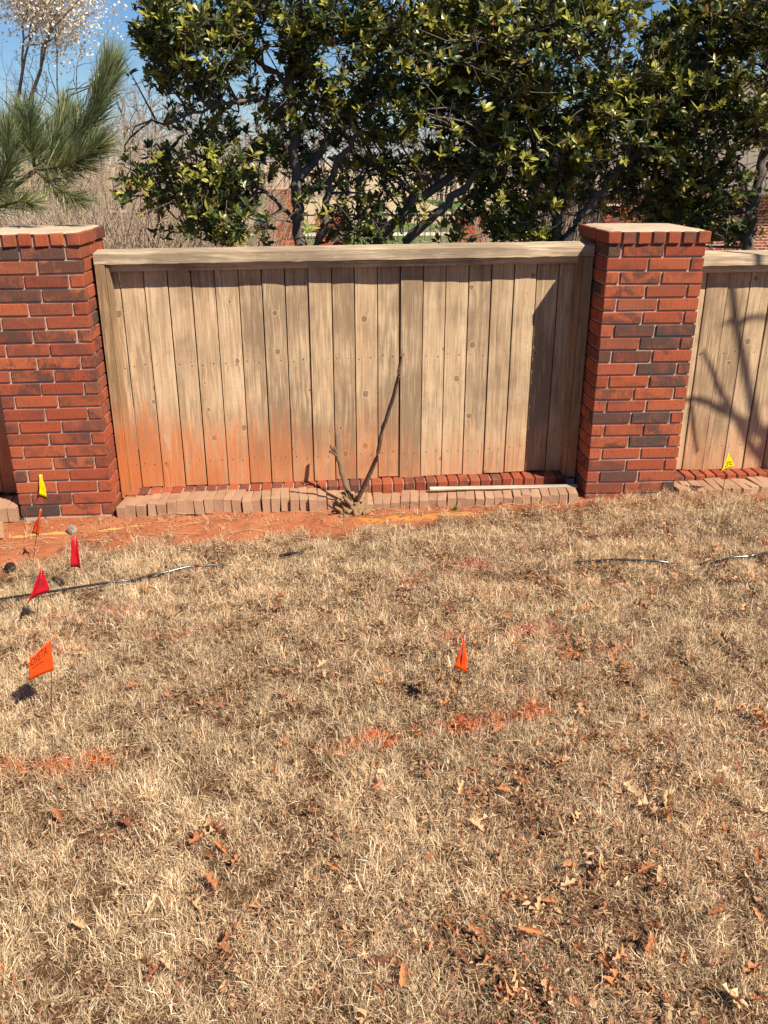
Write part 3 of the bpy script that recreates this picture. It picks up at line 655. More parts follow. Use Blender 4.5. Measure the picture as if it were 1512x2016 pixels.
# ------------------------------------------------------------------ fallen oak leaves
def leaf_mesh(seed):
    R = np.random.RandomState(seed); t = np.linspace(0, 1, 13)
    wid = (.05+.30*np.sin(np.pi*np.clip(t, 0, 1))**.8)*(1+.55*np.sin(t*2*math.pi*R.uniform(2.6, 3.6)+R.uniform(0, 6)))*.62
    wid[0] = .012; wid[1] = .014; wid[-1] = .01
    curl = R.uniform(.4, 3.2); bend = R.uniform(-.8, 1.4); tw = R.uniform(-.6, .6)
    V = []
    for a, w in zip(t, wid):
        for s in (-1, -.5, 0, .5, 1):
            yy = s*w*(1+.12*R.normal()); zz = curl*yy*yy*1.9+bend*.28*(a-.5)**2+tw*.25*yy*(a-.5)+R.normal(0, .006)
            V.append((a-.5, yy, zz+.02))
    i = (np.arange(12)[:, None]*5+np.arange(4)[None]).ravel()
    V = np.array(V); V[:, 2] -= V[:, 2].min()
    pal = [(.40, .15, .06), (.54, .27, .12), (.43, .165, .065), (.58, .35, .18), (.24, .09, .045), (.64, .43, .24), (.54, .23, .09)]
    c = np.array(pal[seed % 7])[None]*np.ones((len(V), 1))*(1+R.normal(0, .10, (len(V), 1)))
    c[2::5] *= .75
    return new_mesh("fallen_leaf", V, [np.stack([i, i+1, i+6, i+5], 1)], True, np.clip(c, 0, 1))
LEAVES = [leaf_mesh(s) for s in range(14)]
R = np.random.RandomState(12)
CL = [(415, 1700, 10, 30, 22), (225, 1660, 4, 15, 15), (960, 1555, 9, 35, 25), (1000, 1590, 6, 30, 25), (1070, 1790, 8, 32, 22), (1175, 1755, 4, 40, 15), (1150, 1920, 7, 30, 40), (1440, 1950, 5, 40, 25), (980, 1985, 3, 25, 15), (1095, 1965, 4, 25, 25),
      (560, 1390, 4, 20, 15), (545, 1525, 3, 25, 8), (670, 1540, 4, 35, 10), (1260, 1340, 8, 40, 25), (1300, 1205, 8, 40, 18), (1080, 1240, 6, 40, 15), (1360, 1180, 8, 30, 12), (1440, 1220, 9, 40, 15), (1480, 1160, 8, 30, 20), (1200, 1200, 10, 45, 18),
      (1160, 1150, 5, 25, 12), (985, 1275, 9, 30, 20), (1180, 1300, 7, 25, 15), (1390, 1330, 8, 40, 20), (340, 1360, 5, 30, 10), (470, 1375, 5, 30, 12), (710, 1335, 9, 50, 14), (1110, 1200, 8, 40, 15), (1210, 1450, 8, 50, 20), (1390, 1460, 6, 50, 20),
      (1350, 1610, 7, 35, 20), (1420, 1580, 4, 30, 20), (1250, 1620, 4, 30, 15), (1180, 1480, 7, 30, 15), (1480, 1420, 6, 25, 20), (320, 1945, 3, 25, 20), (450, 1960, 2, 25, 20), (130, 1840, 2, 15, 10), (1350, 1990, 4, 60, 15), (870, 1890, 2, 30, 20),
      (1340, 1800, 4, 40, 30), (600, 1225, 4, 40, 12), (110, 1270, 5, 35, 15), (330, 1180, 3, 20, 10), (890, 1360, 5, 20, 12), (1010, 1480, 6, 50, 15), (650, 1500, 3, 40, 20), (1300, 1010, 4, 60, 8), (1385, 1090, 3, 20, 10), (1180, 1120, 2, 15, 6), (720, 1000, 2, 30, 4), (1000, 990, 3, 60, 4), (480, 1000, 0, 20, 4), (1480, 1700, 4, 30, 60)]
spots = []
for x, y, k, sx, sy in CL:
    for _ in range((k+1)//2): spots.append(G(x+R.normal(0, sx*1.4), y+R.normal(0, sy*1.4)))
while len(spots) < 296:
    x, y = R.uniform(0, 1512), R.uniform(1080, 2010)
    if R.uniform() < .25+.75*sstep(300, 1300, x): spots.append(G(x, y))
spots = spots[:296]
HUES = ["reddish-brown", "golden-brown", "rust-brown", "tan", "dark brown", "pale tan", "orange-brown"]
ANCH = [(1.85, -2.30, "by the lone orange flag"), (1.5, -2.62, "below the long orange paint stroke"), (.15, -2.16, "by the lettered orange flag"), (.3, -2.55, "along the short orange paint stroke"), (2.3, -1.72, "around the bright red paint patch"), (2.1, -.97, "around the faint red paint near the soil"),
        (3.25, -1.1, "beside the exposed far end of the pipe"), (.1, -1.1, "beside the exposed near end of the pipe"), (3.4, -.25, "in front of the narrow brick pillar"), (1.55, -.2, "on the clay near the stump"), (2.4, -3.5, "in the leaf drifts of the near corner"), (1.4, -3.6, "at the near middle edge of the lawn"), (.5, -3.5, "in the near corner below the short orange stroke"),
        (2.9, -2.2, "in drifts beside the lone orange flag"), (2.3, -2.8, "past the end of the long orange stroke"), (1.0, -1.7, "in open grass between the flags"), (2.8, -1.5, "in the reddish drifts below the pipe"), (4.0, -1.0, "before the branch-shadowed fence panel"), (1.2, -3.0, "in plain grass below the paint strokes")]
for p in spots:
    s = R.uniform(.032, .068); on = p[1] < float(soil_edge(p[0]))
    ki = R.randint(14); px = p[0]; near = min(ANCH, key=lambda a: (a[0]-p[0])**2+(a[1]-p[1])**2)[2]
    o = tag(obj("fallen_leaf", LEAVES[ki], MDEAD, None, (p[0], p[1], float(ground_z(p[0], p[1]))+(R.uniform(.020, .042) if on else .003)), (R.normal(0, .5), R.normal(0, .5), R.uniform(0, 6.28))),
            "%s %s oak leaf fallen %s" % ("small" if s < .048 else "large", HUES[ki % 7], near), "leaf", "fallen oak leaves on the lawn")
    o.scale = (s*R.uniform(1, 1.3), s*R.uniform(.55, 1.0), s)
def litter(N, seed):                                       # crumbled leaf bits and straws too small to tell apart
    R = np.random.RandomState(seed); x = R.uniform(-1.0, 4.6, N); y = R.uniform(-4.2, -.03, N)
    f = np.clip((fbm(x*2.5, y*2.5, 81)-.36)*4, .12, 1)*(.45+.55*sstep(.4, 2.2, x)); k = R.uniform(0, 1, N) < f; x = x[k]; y = y[k]; N = len(x)
    a = R.uniform(0, 6.28, N); L = R.uniform(.003, .012, N)*np.where(R.uniform(0, 1, N) < .15, 1.5, 1); W = L*R.uniform(.15, .6, N)
    d = np.stack([np.cos(a), np.sin(a), R.normal(0, .35, N)], 1); s = np.stack([-np.sin(a), np.cos(a), R.normal(0, .4, N)], 1)
    c = np.stack([x, y, ground_z(x, y)+np.where(y < soil_edge(x), R.uniform(.014, .044, N), .004)], 1)
    V = np.stack([c-d*L[:, None], c+s*W[:, None]+d*(L*R.uniform(-.5, .6, N))[:, None], c+d*L[:, None]+s*(W*R.normal(0, .7, N))[:, None], c-s*(W*R.uniform(.1, 1, N))[:, None]], 1).reshape(-1, 3)
    pal = np.array([(.30, .12, .055), (.44, .22, .11), (.36, .15, .07), (.55, .36, .2), (.2, .08, .045)]); col = pal[R.randint(0, 5, N)]
    i = np.arange(N)*4
    tag(obj("leaf_litter", new_mesh("leaf_litter", V, [np.stack([i, i+1, i+2, i+3], 1)], False, np.repeat(col, 4, 0)), MDEAD), "crumbled brown leaf litter through the dead grass", "leaf litter", kind='stuff')
litter(115000, 4)

# ------------------------------------------------------------------ small things on the clay
def pinecone(label, loc, s, mat):
    V = []; F = []; n = 0; R = np.random.RandomState(3)
    for k in range(70):
        t = k/70; a = k*2.399; r = math.sin(math.pi*(.08+.86*t))**.8*.5; z = t*1.25-.62
        c = np.array([math.cos(a)*r*.55, math.sin(a)*r*.55, z]); o = np.array([math.cos(a), math.sin(a), .45])*.62*(.5+r); s_ = np.array([-math.sin(a), math.cos(a), 0])*.15*(.5+r)
        u = np.array([0, 0, .07])
        V += [c-s_*.5, c+s_*.5, c+o+s_, c+o-s_, c+o*1.08+u]; F += [(n, n+1, n+2, n+3)]; F += [(n+3, n+2, n+4, n+4)]; n += 5
    quad = np.array([f for f in F if f[2] != f[3]]); tri = np.array([f[:3] for f in F if f[2] == f[3]])
    T = Tubes(); T.add([(0, 0, -.6), (0, 0, -.2), (0, 0, .2), (0, 0, .6)], [.08, .2, .18, .05], 8)
    e = thing("pinecone", label, "pinecone", loc, (1.2, .3, .8)); e.scale = (s, s, s)
    obj("scales", new_mesh("scales", V, [quad, tri]), mat, e); obj("core", T.mesh("core"), MPINEB, e)
p = G(140, 1042); pinecone("grey open pinecone on the clay before the large pillar", (p[0], p[1], float(ground_z(p[0], p[1]))+.022), .034, m_plain("cone_scale", (.30, .25, .20), .8, .2, .5, 90))
p = G(18, 1119); pinecone("dark pinecone half sunk in the grass beside the pipe", (p[0], p[1], float(ground_z(p[0], p[1]))+.016), .036, m_plain("dark_cone_scale", (.03, .022, .018), .9, .2, .5, 90))
def blades(N, L, w, seed, cone=1.2, droop=.4, pal=((.2, .3, .2),)):
    R = np.random.RandomState(seed); V = []; F4 = []; F3 = []; C = []
    for k in range(N):
        a = R.uniform(0, 6.28); t = R.uniform(.1, cone); d = np.array([math.cos(a)*math.sin(t), math.sin(a)*math.sin(t), math.cos(t)]); l = L*R.uniform(.6, 1)
        s = np.array([-math.sin(a), math.cos(a), 0])*w; m = d*l*.5; e = d*l-np.array([0, 0, droop*l*math.sin(t)*.4]); n = len(V)
        V += [-s*.5, s*.5, m+s, m-s, e]; F4.append((n, n+1, n+2, n+3)); F3.append((n+3, n+2, n+4)); c = np.array(pal[R.randint(len(pal))])*R.uniform(.7, 1.2); C += [c]*5
    return np.array(V), np.array(F4), np.array(F3), np.array(C)
p = G(50, 1018); V, a, b, c = blades(60, .085, .0016, 3, 1.4, .2, ((.12, .19, .13), (.17, .24, .17), (.10, .14, .09)))
tag(obj("pine_sprig", new_mesh("pine_sprig", V, [a, b], False, c), MNEED, None, (p[0], p[1], float(ground_z(p[0], p[1]))+.004), (.5, .3, 0)), "small blue-green pine sprig on the clay at the corner of the large pillar", "pine sprig")
p = G(895, 1003); V, a, b, c = blades(26, .05, .004, 5, 1.3, .3, ((.20, .30, .04), (.30, .38, .06), (.14, .22, .03)))
tag(obj("weed", new_mesh("weed", V, [a, b], False, c), MLEAF, None, (p[0], p[1], float(ground_z(p[0], p[1])))), "small green weed sprouting from the clay before the lath", "weed")
p = G(722, 1012); V, a, b, c = blades(7, .018, .003, 8, 1.3, .3, ((.5, .52, .03),))
tag(obj("sprout", new_mesh("sprout", V, [a, b], False, c), MLEAF, None, (p[0], p[1], float(ground_z(p[0], p[1])))), "tiny yellow sprout on the clay beside the stump", "sprout")
T = Tubes(); R = np.random.RandomState(8)                  # loose twigs and pine straw on the clay
for k in range(170):
    x, y = R.uniform(-.7, 4.4), R.uniform(-.62, -.02); y = max(y, float(soil_edge(x))-.2)
    a = R.normal(0, .8); l = R.uniform(.03, .13); z = float(ground_z(x, y))+.004
    T.add([(x-l*math.cos(a), y-l*math.sin(a)*.5, z), (x, y+R.normal(0, .008), z+R.uniform(.002, .016)), (x+l*math.cos(a), y+l*math.sin(a)*.5, z)], R.uniform(.0008, .0018), 4)
tag(obj("pine_straw", T.mesh("pine_straw"), m_plain("straw_twig", (.42, .27, .15), .8, .2, .6, 8)), "loose pine straw and twigs on the red clay", "pine straw", kind='stuff')

# ------------------------------------------------------------------ evergreen trees behind the fence
def rosettes(n_templates, seed):
    R = np.random.RandomState(seed); out = []
    for _ in range(n_templates):
        V = []; F = []; K = []; nl = R.randint(6, 10); n = 0
        for k in range(nl):
            a = k*2.4+R.uniform(-.4, .4); el = R.uniform(.05, 1.15); L = R.uniform(.040, .088); W = L*R.uniform(.16, .23)
            d = np.array([math.cos(a)*math.cos(el), math.sin(a)*math.cos(el), math.sin(el)]); s = np.array([-math.sin(a), math.cos(a), 0.]); u = np.cross(d, s)*(-1)
            if u[2] < 0: u = -u
            b = np.array([0, 0, -.02*R.uniform(0, 2.2)])+d*.006; dr = R.uniform(-.15, .25)*L
            V += [b, b+d*L*.35+s*W+u*W*.3, b+d*L*.75+s*W*.72+u*(W*.2-dr*.4), b+d*L-u*dr, b+d*L*.75-s*W*.72+u*(W*.2-dr*.4), b+d*L*.35-s*W+u*W*.3, b+d*L*.5-u*dr*.15]
            for q in ((0, 1, 6), (1, 2, 6), (2, 3, 6), (3, 4, 6), (4, 5, 6), (5, 0, 6)): F.append([n+i for i in q])
            K += [k]*7; n += 7
        out.append((np.array(V), np.array(F), np.array(K), nl))
    return out
ROS = rosettes(10, 77)
OPEN = [(528, 582, 355, 500, 1.0), (610, 700, 290, 490, .55), (690, 900, 330, 490, .45), (700, 960, 400, 490, .25), (300, 480, 195, 265, .45), (505, 545, 40, 150, .75), (240, 330, 180, 285, .7), (1190, 1290, 230, 440, .35), (1000, 1100, 250, 330, .3), (560, 900, 200, 300, .3), (300, 400, 340, 400, .2), (1470, 1512, 330, 490, .4)]
def evergreen(label, base, limbs, blobs, seed, Yc):
    R = np.random.RandomState(seed); b = np.array(base, float); b[2] = float(ground_z(b[0], b[1]))-.03
    e = thing("evergreen_tree", label, "tree", b, group="evergreen trees behind the fence")
    T = Tubes(); nodes = []
    for pts, r0, r1 in limbs:
        q = smooth_line(pts, 5*len(pts)); n_ = len(q); q[1:-1] += R.normal(0, .012, (n_-2, 3))
        T.add(q-b, np.linspace(r0, r1, n_), 8); nodes += list(q[2:])
    nodes = np.array(nodes)
    # rosette positions
    pts = []
    for px, py, rx, ry, Yo, rY, cnt in blobs:
        cnt = cnt*1.25 if py < 230 else cnt*.95
        c = P(px, py, Yc+Yo); sx = abs(P(px+rx, py, Yc+Yo)-c)[0]; sz = abs(P(px, py+ry, Yc+Yo)-c)[2]
        k = 0
        while k < cnt:
            v = R.normal(0, 1, 3); v /= np.linalg.norm(v); v *= R.uniform(.25, 1)**.45
            q = c+v*np.array([sx, rY, sz])
            if fbm(np.array([q[0]*2.3+q[1]*1.1]), np.array([q[2]*2.6+q[1]*.7]), 5+seed)[0] < .44 and R.uniform() < .9: k += .4; continue
            if q[2] < b[2]+.9 or q[1] < .42: k += .2; continue
            dq = q-CAM; zz = dq@FW; ux, uy = 756+FPX*(dq@RT)/zz, 1008-FPX*(dq@UP)/zz     # openings in the crowns
            if any(x0 < ux < x1 and y0 < uy < y1 and R.uniform() < pr for x0, x1, y0, y1, pr in OPEN): k += .5; continue
            pts.append(q); k += 1
    pts = np.array(pts); TW = Tubes(); Vs = []; Fs = []; Cs = []; off = 0
    order = R.permutation(len(pts)); anchors = nodes.copy()
    # secondary branches out to a share of the clumps, twigs from those to the rest
    sec = order[:len(pts)//6]
    add = []
    for i in sec:
        d = np.linalg.norm(anchors-pts[i], axis=1); j = np.argsort(d)[R.randint(0, 4)]
        a0 = anchors[j]; mid = (a0+pts[i])/2+R.normal(0, .06, 3)+np.array([0, 0, .03]); q = smooth_line([a0, mid, pts[i]], 6)
        T.add(q-b, np.linspace(min(.016, .006+.010*np.linalg.norm(pts[i]-a0)), .0035, 6), 5, False); add += list(q[2:])
    anchors2 = np.vstack([anchors, np.array(add)])
    for i in range(len(pts)):
        q = pts[i]; d = np.linalg.norm(anchors2-q, axis=1); a0 = anchors2[np.argmin(d)]; v = q-a0; l = np.linalg.norm(v)
        st_ = a0 if l < .45 else q-v/l*.45
        TW.add([st_-b, (st_+q)/2-b+R.normal(0, .025, 3), q-b], [.0042, .003, .002], 3, False)
        V, F, K, nl = ROS[R.randint(len(ROS))]
        up = v/(l+1e-6)*.5+np.array([.12, -.25, .75])+R.normal(0, .3, 3); up /= np.linalg.norm(up)
        x = np.cross(up, R.normal(0, 1, 3)); x /= np.linalg.norm(x); M = np.stack([x, np.cross(up, x), up], 1)
        Vs.append((V*R.uniform(.75, 1.15))@M.T+q-b); Fs.append(F+off); off += len(V)
        young = R.uniform() < .42; base_c = np.array((.30, .29, .046)) if young else np.array((.072, .098, .028))
        cc = base_c*R.uniform(.6, 1.4, (nl, 1)); br = R.uniform(0, 1, nl) < .025; cc[br] = (.26, .12, .04); yl = R.uniform(0, 1, nl) < .05; cc[yl] = (.30, .26, .04)
        Cs.append(cc[K])
    for k in range(420):                                   # dead inner twigs
        a0 = anchors2[R.randint(len(anchors2))]
        if a0[2] > 2.9: continue
        d = R.normal(0, 1, 3)*[1, .6, .7]; d /= np.linalg.norm(d); l = R.uniform(.12, .5)
        TW.add([a0-b, a0+d*l*.5+R.normal(0, .03, 3)-b, a0+d*l+R.normal(0, .05, 3)-b], [.004, .003, .0015], 3, False)
    obj("trunk", T.mesh("trunk"), MBARK, e); obj("twigs", TW.mesh("twigs"), MBARK, e)
    obj("crown", new_mesh("crown", np.concatenate(Vs), [np.concatenate(Fs)], False, np.concatenate(Cs)), MLEAF, e)
    return e
def L(Y, *pp): return [P(x, y, Y+(q[0] if q else 0)) for x, y, *q in pp]
YA = 1.9
evergreen("evergreen tree with an upright dark trunk standing by the pine branch", P(597, 505, YA), [
    (L(YA, (597, 560), (590, 470), (585, 380), (581, 300), (580, 235), (572, 150), (590, 50), (600, -120), (610, -300)), .052, .015),
    (L(YA, (590, 350), (640, 285, .1), (700, 210, .2), (755, 130, .1), (790, 40), (820, -120)), .034, .012),
    (L(YA, (600, 545), (640, 440, -.1), (648, 360, -.1), (690, 285, -.2), (725, 235, -.2), (740, 150, -.1)), .036, .012),
    (L(YA, (583, 245), (540, 203, -.1), (480, 197, -.2), (420, 215, -.3), (340, 238, -.3), (290, 240, -.3)), .022, .006),
    (L(YA, (588, 440), (520, 380, .1), (440, 340, .1), (350, 360, 0), (290, 390, 0)), .018, .005),
    (L(YA, (575, 180), (500, 110), (420, 70, -.1), (340, 60, -.2)), .022, .006),
    (L(YA, (590, 60), (520, -20), (440, -120), (380, -200)), .02, .008)],
    [(395, 100, 135, 100, -.2, .6, 300), (330, 60, 75, 70, -.2, .4, 120), (300, 130, 50, 60, -.2, .3, 70), (430, 20, 150, 60, 0, .7, 150), (660, 110, 120, 120, 0, .7, 230), (610, 20, 160, 80, 0, .8, 200),
     (300, 320, 55, 45, 0, .4, 42), (275, 375, 45, 45, 0, .4, 34), (410, 340, 100, 80, .2, .6, 170), (480, 300, 100, 80, .2, .6, 140), (470, 440, 110, 50, .2, .6, 130), (420, 400, 80, 80, .1, .5, 130), (340, 430, 60, 50, .1, .4, 36), (650, 460, 60, 40, -.1, .4, 45), (540, 180, 120, 90, .1, .5, 150), (420, 230, 110, 60, .2, .5, 90), (660, 400, 90, 60, 0, .4, 50), (690, 250, 80, 60, 0, .4, 70), (640, 330, 90, 60, .3, .5, 90), (520, 250, 110, 60, .3, .5, 90), (720, 350, 80, 60, .3, .5, 80), (700, 430, 70, 40, .3, .4, 50),
     (480, -170, 220, 130, 0, 1.0, 200), (680, -180, 200, 150, 0, 1.0, 180)], 11, YA)
YB = 1.75
evergreen("evergreen tree with low stems leaning toward the narrow brick pillar", P(768, 500, YB), [
    (L(YB, (728, 545), (745, 480), (790, 420), (850, 375), (925, 322, .1), (1000, 250, .2), (1050, 150, .2), (1070, 40), (1080, -150)), .044, .014),
    (L(YB, (780, 545), (800, 480), (860, 420, -.1), (905, 378, -.1), (960, 300, -.2), (985, 200, -.2), (980, 100, -.2), (975, -50)), .042, .012),
    (L(YB, (860, 370), (870, 280, .2), (860, 180, .2), (840, 60, .2), (830, -120, .2)), .026, .01),
    (L(YB, (905, 395), (960, 370, .1), (1020, 345, .2), (1080, 335, .3)), .016, .006)],
    [(850, 110, 150, 120, 0, .7, 330), (790, 40, 120, 70, 0, .7, 130), (940, 60, 130, 90, 0, .7, 220), (860, 235, 140, 60, -.1, .6, 210), (960, 200, 120, 90, -.1, .6, 220), (770, 230, 90, 60, 0, .5, 90), (960, 315, 100, 50, 0, .5, 120), (890, 300, 90, 40, 0, .5, 70), (970, 400, 60, 40, .1, .4, 60), (850, 390, 80, 50, 0, .4, 40), (750, 440, 60, 40, 0, .3, 60), (860, 440, 70, 40, .1, .3, 50), (700, 460, 50, 30, 0, .3, 30), (1000, 445, 60, 30, .1, .3, 50), (800, 320, 100, 50, .3, .5, 110), (850, 340, 110, 40, .4, .5, 70), (760, 400, 70, 50, .3, .4, 50), (1010, 350, 70, 60, .2, .4, 70), (890, 460, 60, 20, 0, .3, 14),
     (880, -170, 220, 140, 0, 1.0, 260)], 23, YB)
YC = 1.7
evergreen("broad evergreen tree with forked trunk behind the narrow brick pillar", P(1090, 505, YC), [
    (L(YC, (1085, 560), (1092, 485), (1107, 400), (1130, 320), (1165, 215), (1185, 100), (1195, -60), (1200, -250)), .048, .015),
    (L(YC, (1092, 500), (1150, 420, -.1), (1210, 345, -.1), (1275, 285, -.1), (1340, 215, -.1), (1390, 110, -.1), (1410, -40)), .038, .012),
    (L(YC, (1107, 400), (1060, 320, .2), (1040, 220, .2), (1030, 100, .2), (1030, -80, .2)), .026, .01),
    (L(YC, (1150, 415), (1190, 385, .1), (1260, 350, .2), (1330, 340, .2)), .016, .006)],
    [(1080, 110, 140, 140, 0, .8, 400), (1200, 90, 130, 130, 0, .8, 380), (1140, 220, 150, 80, -.1, .7, 300), (1060, 290, 110, 60, -.1, .6, 150), (1230, 290, 120, 80, 0, .6, 280), (1300, 340, 90, 70, .1, .6, 200), (1150, 350, 90, 50, .1, .5, 90), (1050, 380, 70, 50, .1, .5, 90), (1030, 450, 70, 30, .1, .4, 70), (1250, 400, 110, 40, .3, .4, 120), (1310, 210, 90, 90, 0, .7, 180), (1330, 420, 70, 40, .3, .4, 90),
     (1130, -170, 240, 140, 0, 1.0, 280)], 37, YC)
YD = 1.6
evergreen("evergreen tree over the fence panel with branch shadows", P(1478, 505, YD), [
    (L(YD, (1470, 565), (1472, 490), (1482, 415), (1500, 330), (1512, 240), (1505, 120), (1490, -20), (1480, -200)), .05, .016),
    (L(YD, (1485, 400), (1450, 330, .1), (1420, 240, .1), (1400, 140, .1), (1390, 0, .1)), .028, .01),
    (L(YD, (1495, 350), (1560, 270, .1), (1620, 180, .1), (1660, 60, .1)), .03, .012)],
    [(1400, 90, 120, 120, 0, .8, 330), (1490, 150, 110, 120, -.1, .8, 300), (1460, 60, 140, 80, 0, .8, 240), (1490, 240, 80, 60, -.1, .6, 180), (1390, 260, 90, 80, 0, .6, 220), (1400, 370, 90, 50, .2, .5, 150), (1500, 400, 50, 40, .1, .4, 50), (1620, 150, 140, 170, 0, .9, 260), (1430, 440, 80, 40, .3, .4, 130), (1350, 450, 80, 30, .3, .4, 70), (1600, 380, 90, 80, .1, .5, 80),
     (1480, -170, 240, 150, 0, 1.0, 260)], 51, YD)

# ------------------------------------------------------------------ pine with long-needled branches over the large pillar
def pine():
    R = np.random.RandomState(6); b = np.array([-1.75, 1.15, 0.]); b[2] = float(ground_z(b[0], b[1]))-.03
    e = thing("pine_tree", "long-needled green pine reaching over the large brick pillar", "tree", b)
    T = Tubes(); Yp = .85
    T.add(np.array([b, b+[.03, 0, 1.2], b+[-.02, .03, 2.6], b+[.05, .02, 4.2]])-b, [.09, .075, .055, .02], 9)
    V = []; F = []; C = []; n = 0
    def shoot(pts, r0, count, Lmin, Lmax, spread, pal, fwd=.0):
        nonlocal n
        q = smooth_line(pts, 12); T.add(q-b, np.linspace(r0, .006, 12), 6)
        tg = np.gradient(q, axis=0); tg /= np.linalg.norm(tg, axis=1, keepdims=True)
        for k in range(int(count*.36)):
            t = R.uniform(.06, 1)**.8*11; i = int(min(t, 10.999)); f = t-i; p = q[i]*(1-f)+q[i+1]*f; d0 = tg[i]
            r = R.normal(0, 1, 3); r -= d0*(r@d0); r /= np.linalg.norm(r)
            sp = R.uniform(.25, 1)*spread*(1.35-.75*(t/11)); d = d0*math.cos(sp)+r*math.sin(sp); l = R.uniform(Lmin, Lmax)
            c = np.array(pal[R.randint(len(pal))])*R.uniform(.7, 1.25)
            for _ in range(2):
                dd = d+R.normal(0, .07, 3); dd /= np.linalg.norm(dd); d2 = dd+np.array([0, 0, .10])+R.normal(0, .06, 3); d2 /= np.linalg.norm(d2)
                s = np.cross(dd, R.normal(0, 1, 3)); s /= np.linalg.norm(s); s *= .0021
                m = p+dd*l*.5; en = m+d2*l*.5
                V.extend([p-s*.6-b, p+s*.6-b, m+s-b, m-s-b, en-b]); F.append((n, n+1, n+2, n+3, n+4)); n += 5
                C.extend([c*R.uniform(.85, 1.15)]*5)
    g = ((.12, .165, .065), (.18, .22, .095), (.09, .125, .055), (.28, .31, .14), (.36, .39, .20)); yl = g+((.36, .33, .14), (.30, .29, .11))
    root = b+np.array([.02, 0, 1.05])
    j1 = P(-40, 425, .75); j2 = P(70, 335, .75)
    T.add(smooth_line([root, (root+j1)/2+[0, 0, -.04], j1, j2], 12)-b, np.linspace(.03, .014, 12), 7)
    shoot([j2, P(120, 300, .75), P(165, 250, .72), P(195, 195, .70), P(210, 150, .70)], .013, 2300, .20, .29, .72, g)
    shoot([j2, P(130, 325, .62), P(190, 290, .52)], .012, 1300, .18, .26, .95, yl)
    shoot([j2, P(100, 290, .8), P(125, 235, .85)], .012, 1200, .18, .26, .85, g)
    shoot([j2, P(60, 290, .7), P(55, 245, .65)], .012, 1100, .18, .26, .95, g)
    shoot([j2, P(110, 370, .55), P(150, 392, .42)], .010, 600, .15, .21, 1.0, yl)
    shoot([j1, P(10, 345, .6), P(15, 270, .55)], .012, 1100, .18, .26, .95, g)
    shoot([j1, P(20, 400, .5), P(60, 400, .36)], .011, 600, .15, .21, 1.05, yl)
    shoot([j1, P(-60, 330, .7), P(-70, 240, .7)], .012, 800, .18, .24, .85, g)
    for k in range(9):                                     # the rest of the pine, outside the picture
        a = R.uniform(1.2, 5.4); z = R.uniform(.8, 2.0) if k < 5 else R.uniform(2.6, 4.1); p0 = b+np.array([0, 0, z]); d = np.array([math.cos(a)*.8, math.sin(a)*.35+.3, .5])
        shoot([p0, p0+d*.35, p0+d*.7+[0, 0, .1]], .014, 160, .16, .22, .8, g)
    F_ = np.array(F)
    obj("trunk", T.mesh("trunk"), MPINEB, e)
    obj("needles", new_mesh("needles", np.array(V), [F_[:, :4], F_[:, [3, 2, 4]]], False, np.array(C)), MNEED, e)
pine()

# ------------------------------------------------------------------ bare trees, blossom tree, scrub
def bare_mesh(seed, H, r0, depth=5, spread=.55, k0=6, up=.25, first=.3, ends=None):
    R = np.random.RandomState(seed); T = Tubes(); TW = Tubes()
    def grow(p, d, l, r, lev):
        m = p+d*l*.5+R.normal(0, .05*l, 3); e = p+d*l+R.normal(0, .05*l, 3)
        (T if lev < 2 else TW).add([p, m, e], [r, r*.82, r*.65], k0 if lev < 2 else 3, False)
        if lev >= depth:
            if ends is not None: ends.append(e)
            return
        for k in range(R.randint(2, 4) if lev else 4):
            s = e if k < 2 else p+(e-p)*R.uniform(.4, .95)
            nd = d+R.normal(0, spread, 3)+np.array([0, 0, up]); nd /= np.linalg.norm(nd)
            grow(s, nd, l*R.uniform(.55, .82), r*R.uniform(.48, .66), lev+1)
    grow(np.zeros(3), np.array([0, 0, 1.]), H*first, r0, 0)
    return T.mesh("trunk"), TW.mesh("crown")
def bare_tree(name, label, loc, meshes, scale, rot, mats=(MGREY, MGREY), group=None):
    e = thing(name, label, "tree", (loc[0], loc[1], float(ground_z(loc[0], loc[1]))-.05), (0, 0, rot), group); e.scale = (scale,)*3
    obj("trunk", meshes[0], mats[0], e); obj("crown", meshes[1], mats[1], e); return e
MDARKB = m_bark("dark_bark", (.05, .04, .035), (.12, .10, .09), 8)
bt1, bt2 = bare_mesh(3, 7, .12, 6), bare_mesh(9, 7, .11, 6, .62)
p = P(135, 500, 9.5); bare_tree("bare_tree", "leafless tree with dark tangled limbs behind the pine branch", (p[0], p[1]), bt1, .66, 1.0, (MDARKB, MDARKB))
p = P(240, 500, 17); bare_tree("bare_tree", "pale leafless tree in the gap between pine and evergreen", (p[0], p[1]), bt2, .78, 2.2)
k = 0
for px, Yd, s, rz in [(-150, 40, 1.1, 0), (60, 62, 1.3, 1), (200, 48, 1.15, 2), (300, 66, 1.3, 3), (420, 55, 1.2, .5), (520, 68, 1.3, 4), (640, 60, 1.1, 5), (760, 70, 1.3, 2.5), (880, 62, 1.2, 1.5), (1000, 72, 1.3, .7), (1150, 66, 1.3, 3.3), (1300, 70, 1.3, 4.4), (1480, 66, 1.2, 5.1), (1650, 60, 1.2, 2.9)]:
    d = ray(px, 340); t = (Yd-CAM[1])/d[1]; q = CAM+d*t
    bare_tree("bare_tree", "distant grey leafless tree across the street", (q[0], q[1]), (bt1, bt2)[k % 2], s*.72, rz, group="distant bare trees"); k += 1
ends = []; pm = bare_mesh(21, 6.5, .09, 6, .46, 6, .42, .22, ends)
p = P(-45, 500, 10.5); pe = bare_tree("blossom_tree", "tree covered in white blossom at the top corner above the pine", (p[0], p[1]), pm, 1.5, .4)
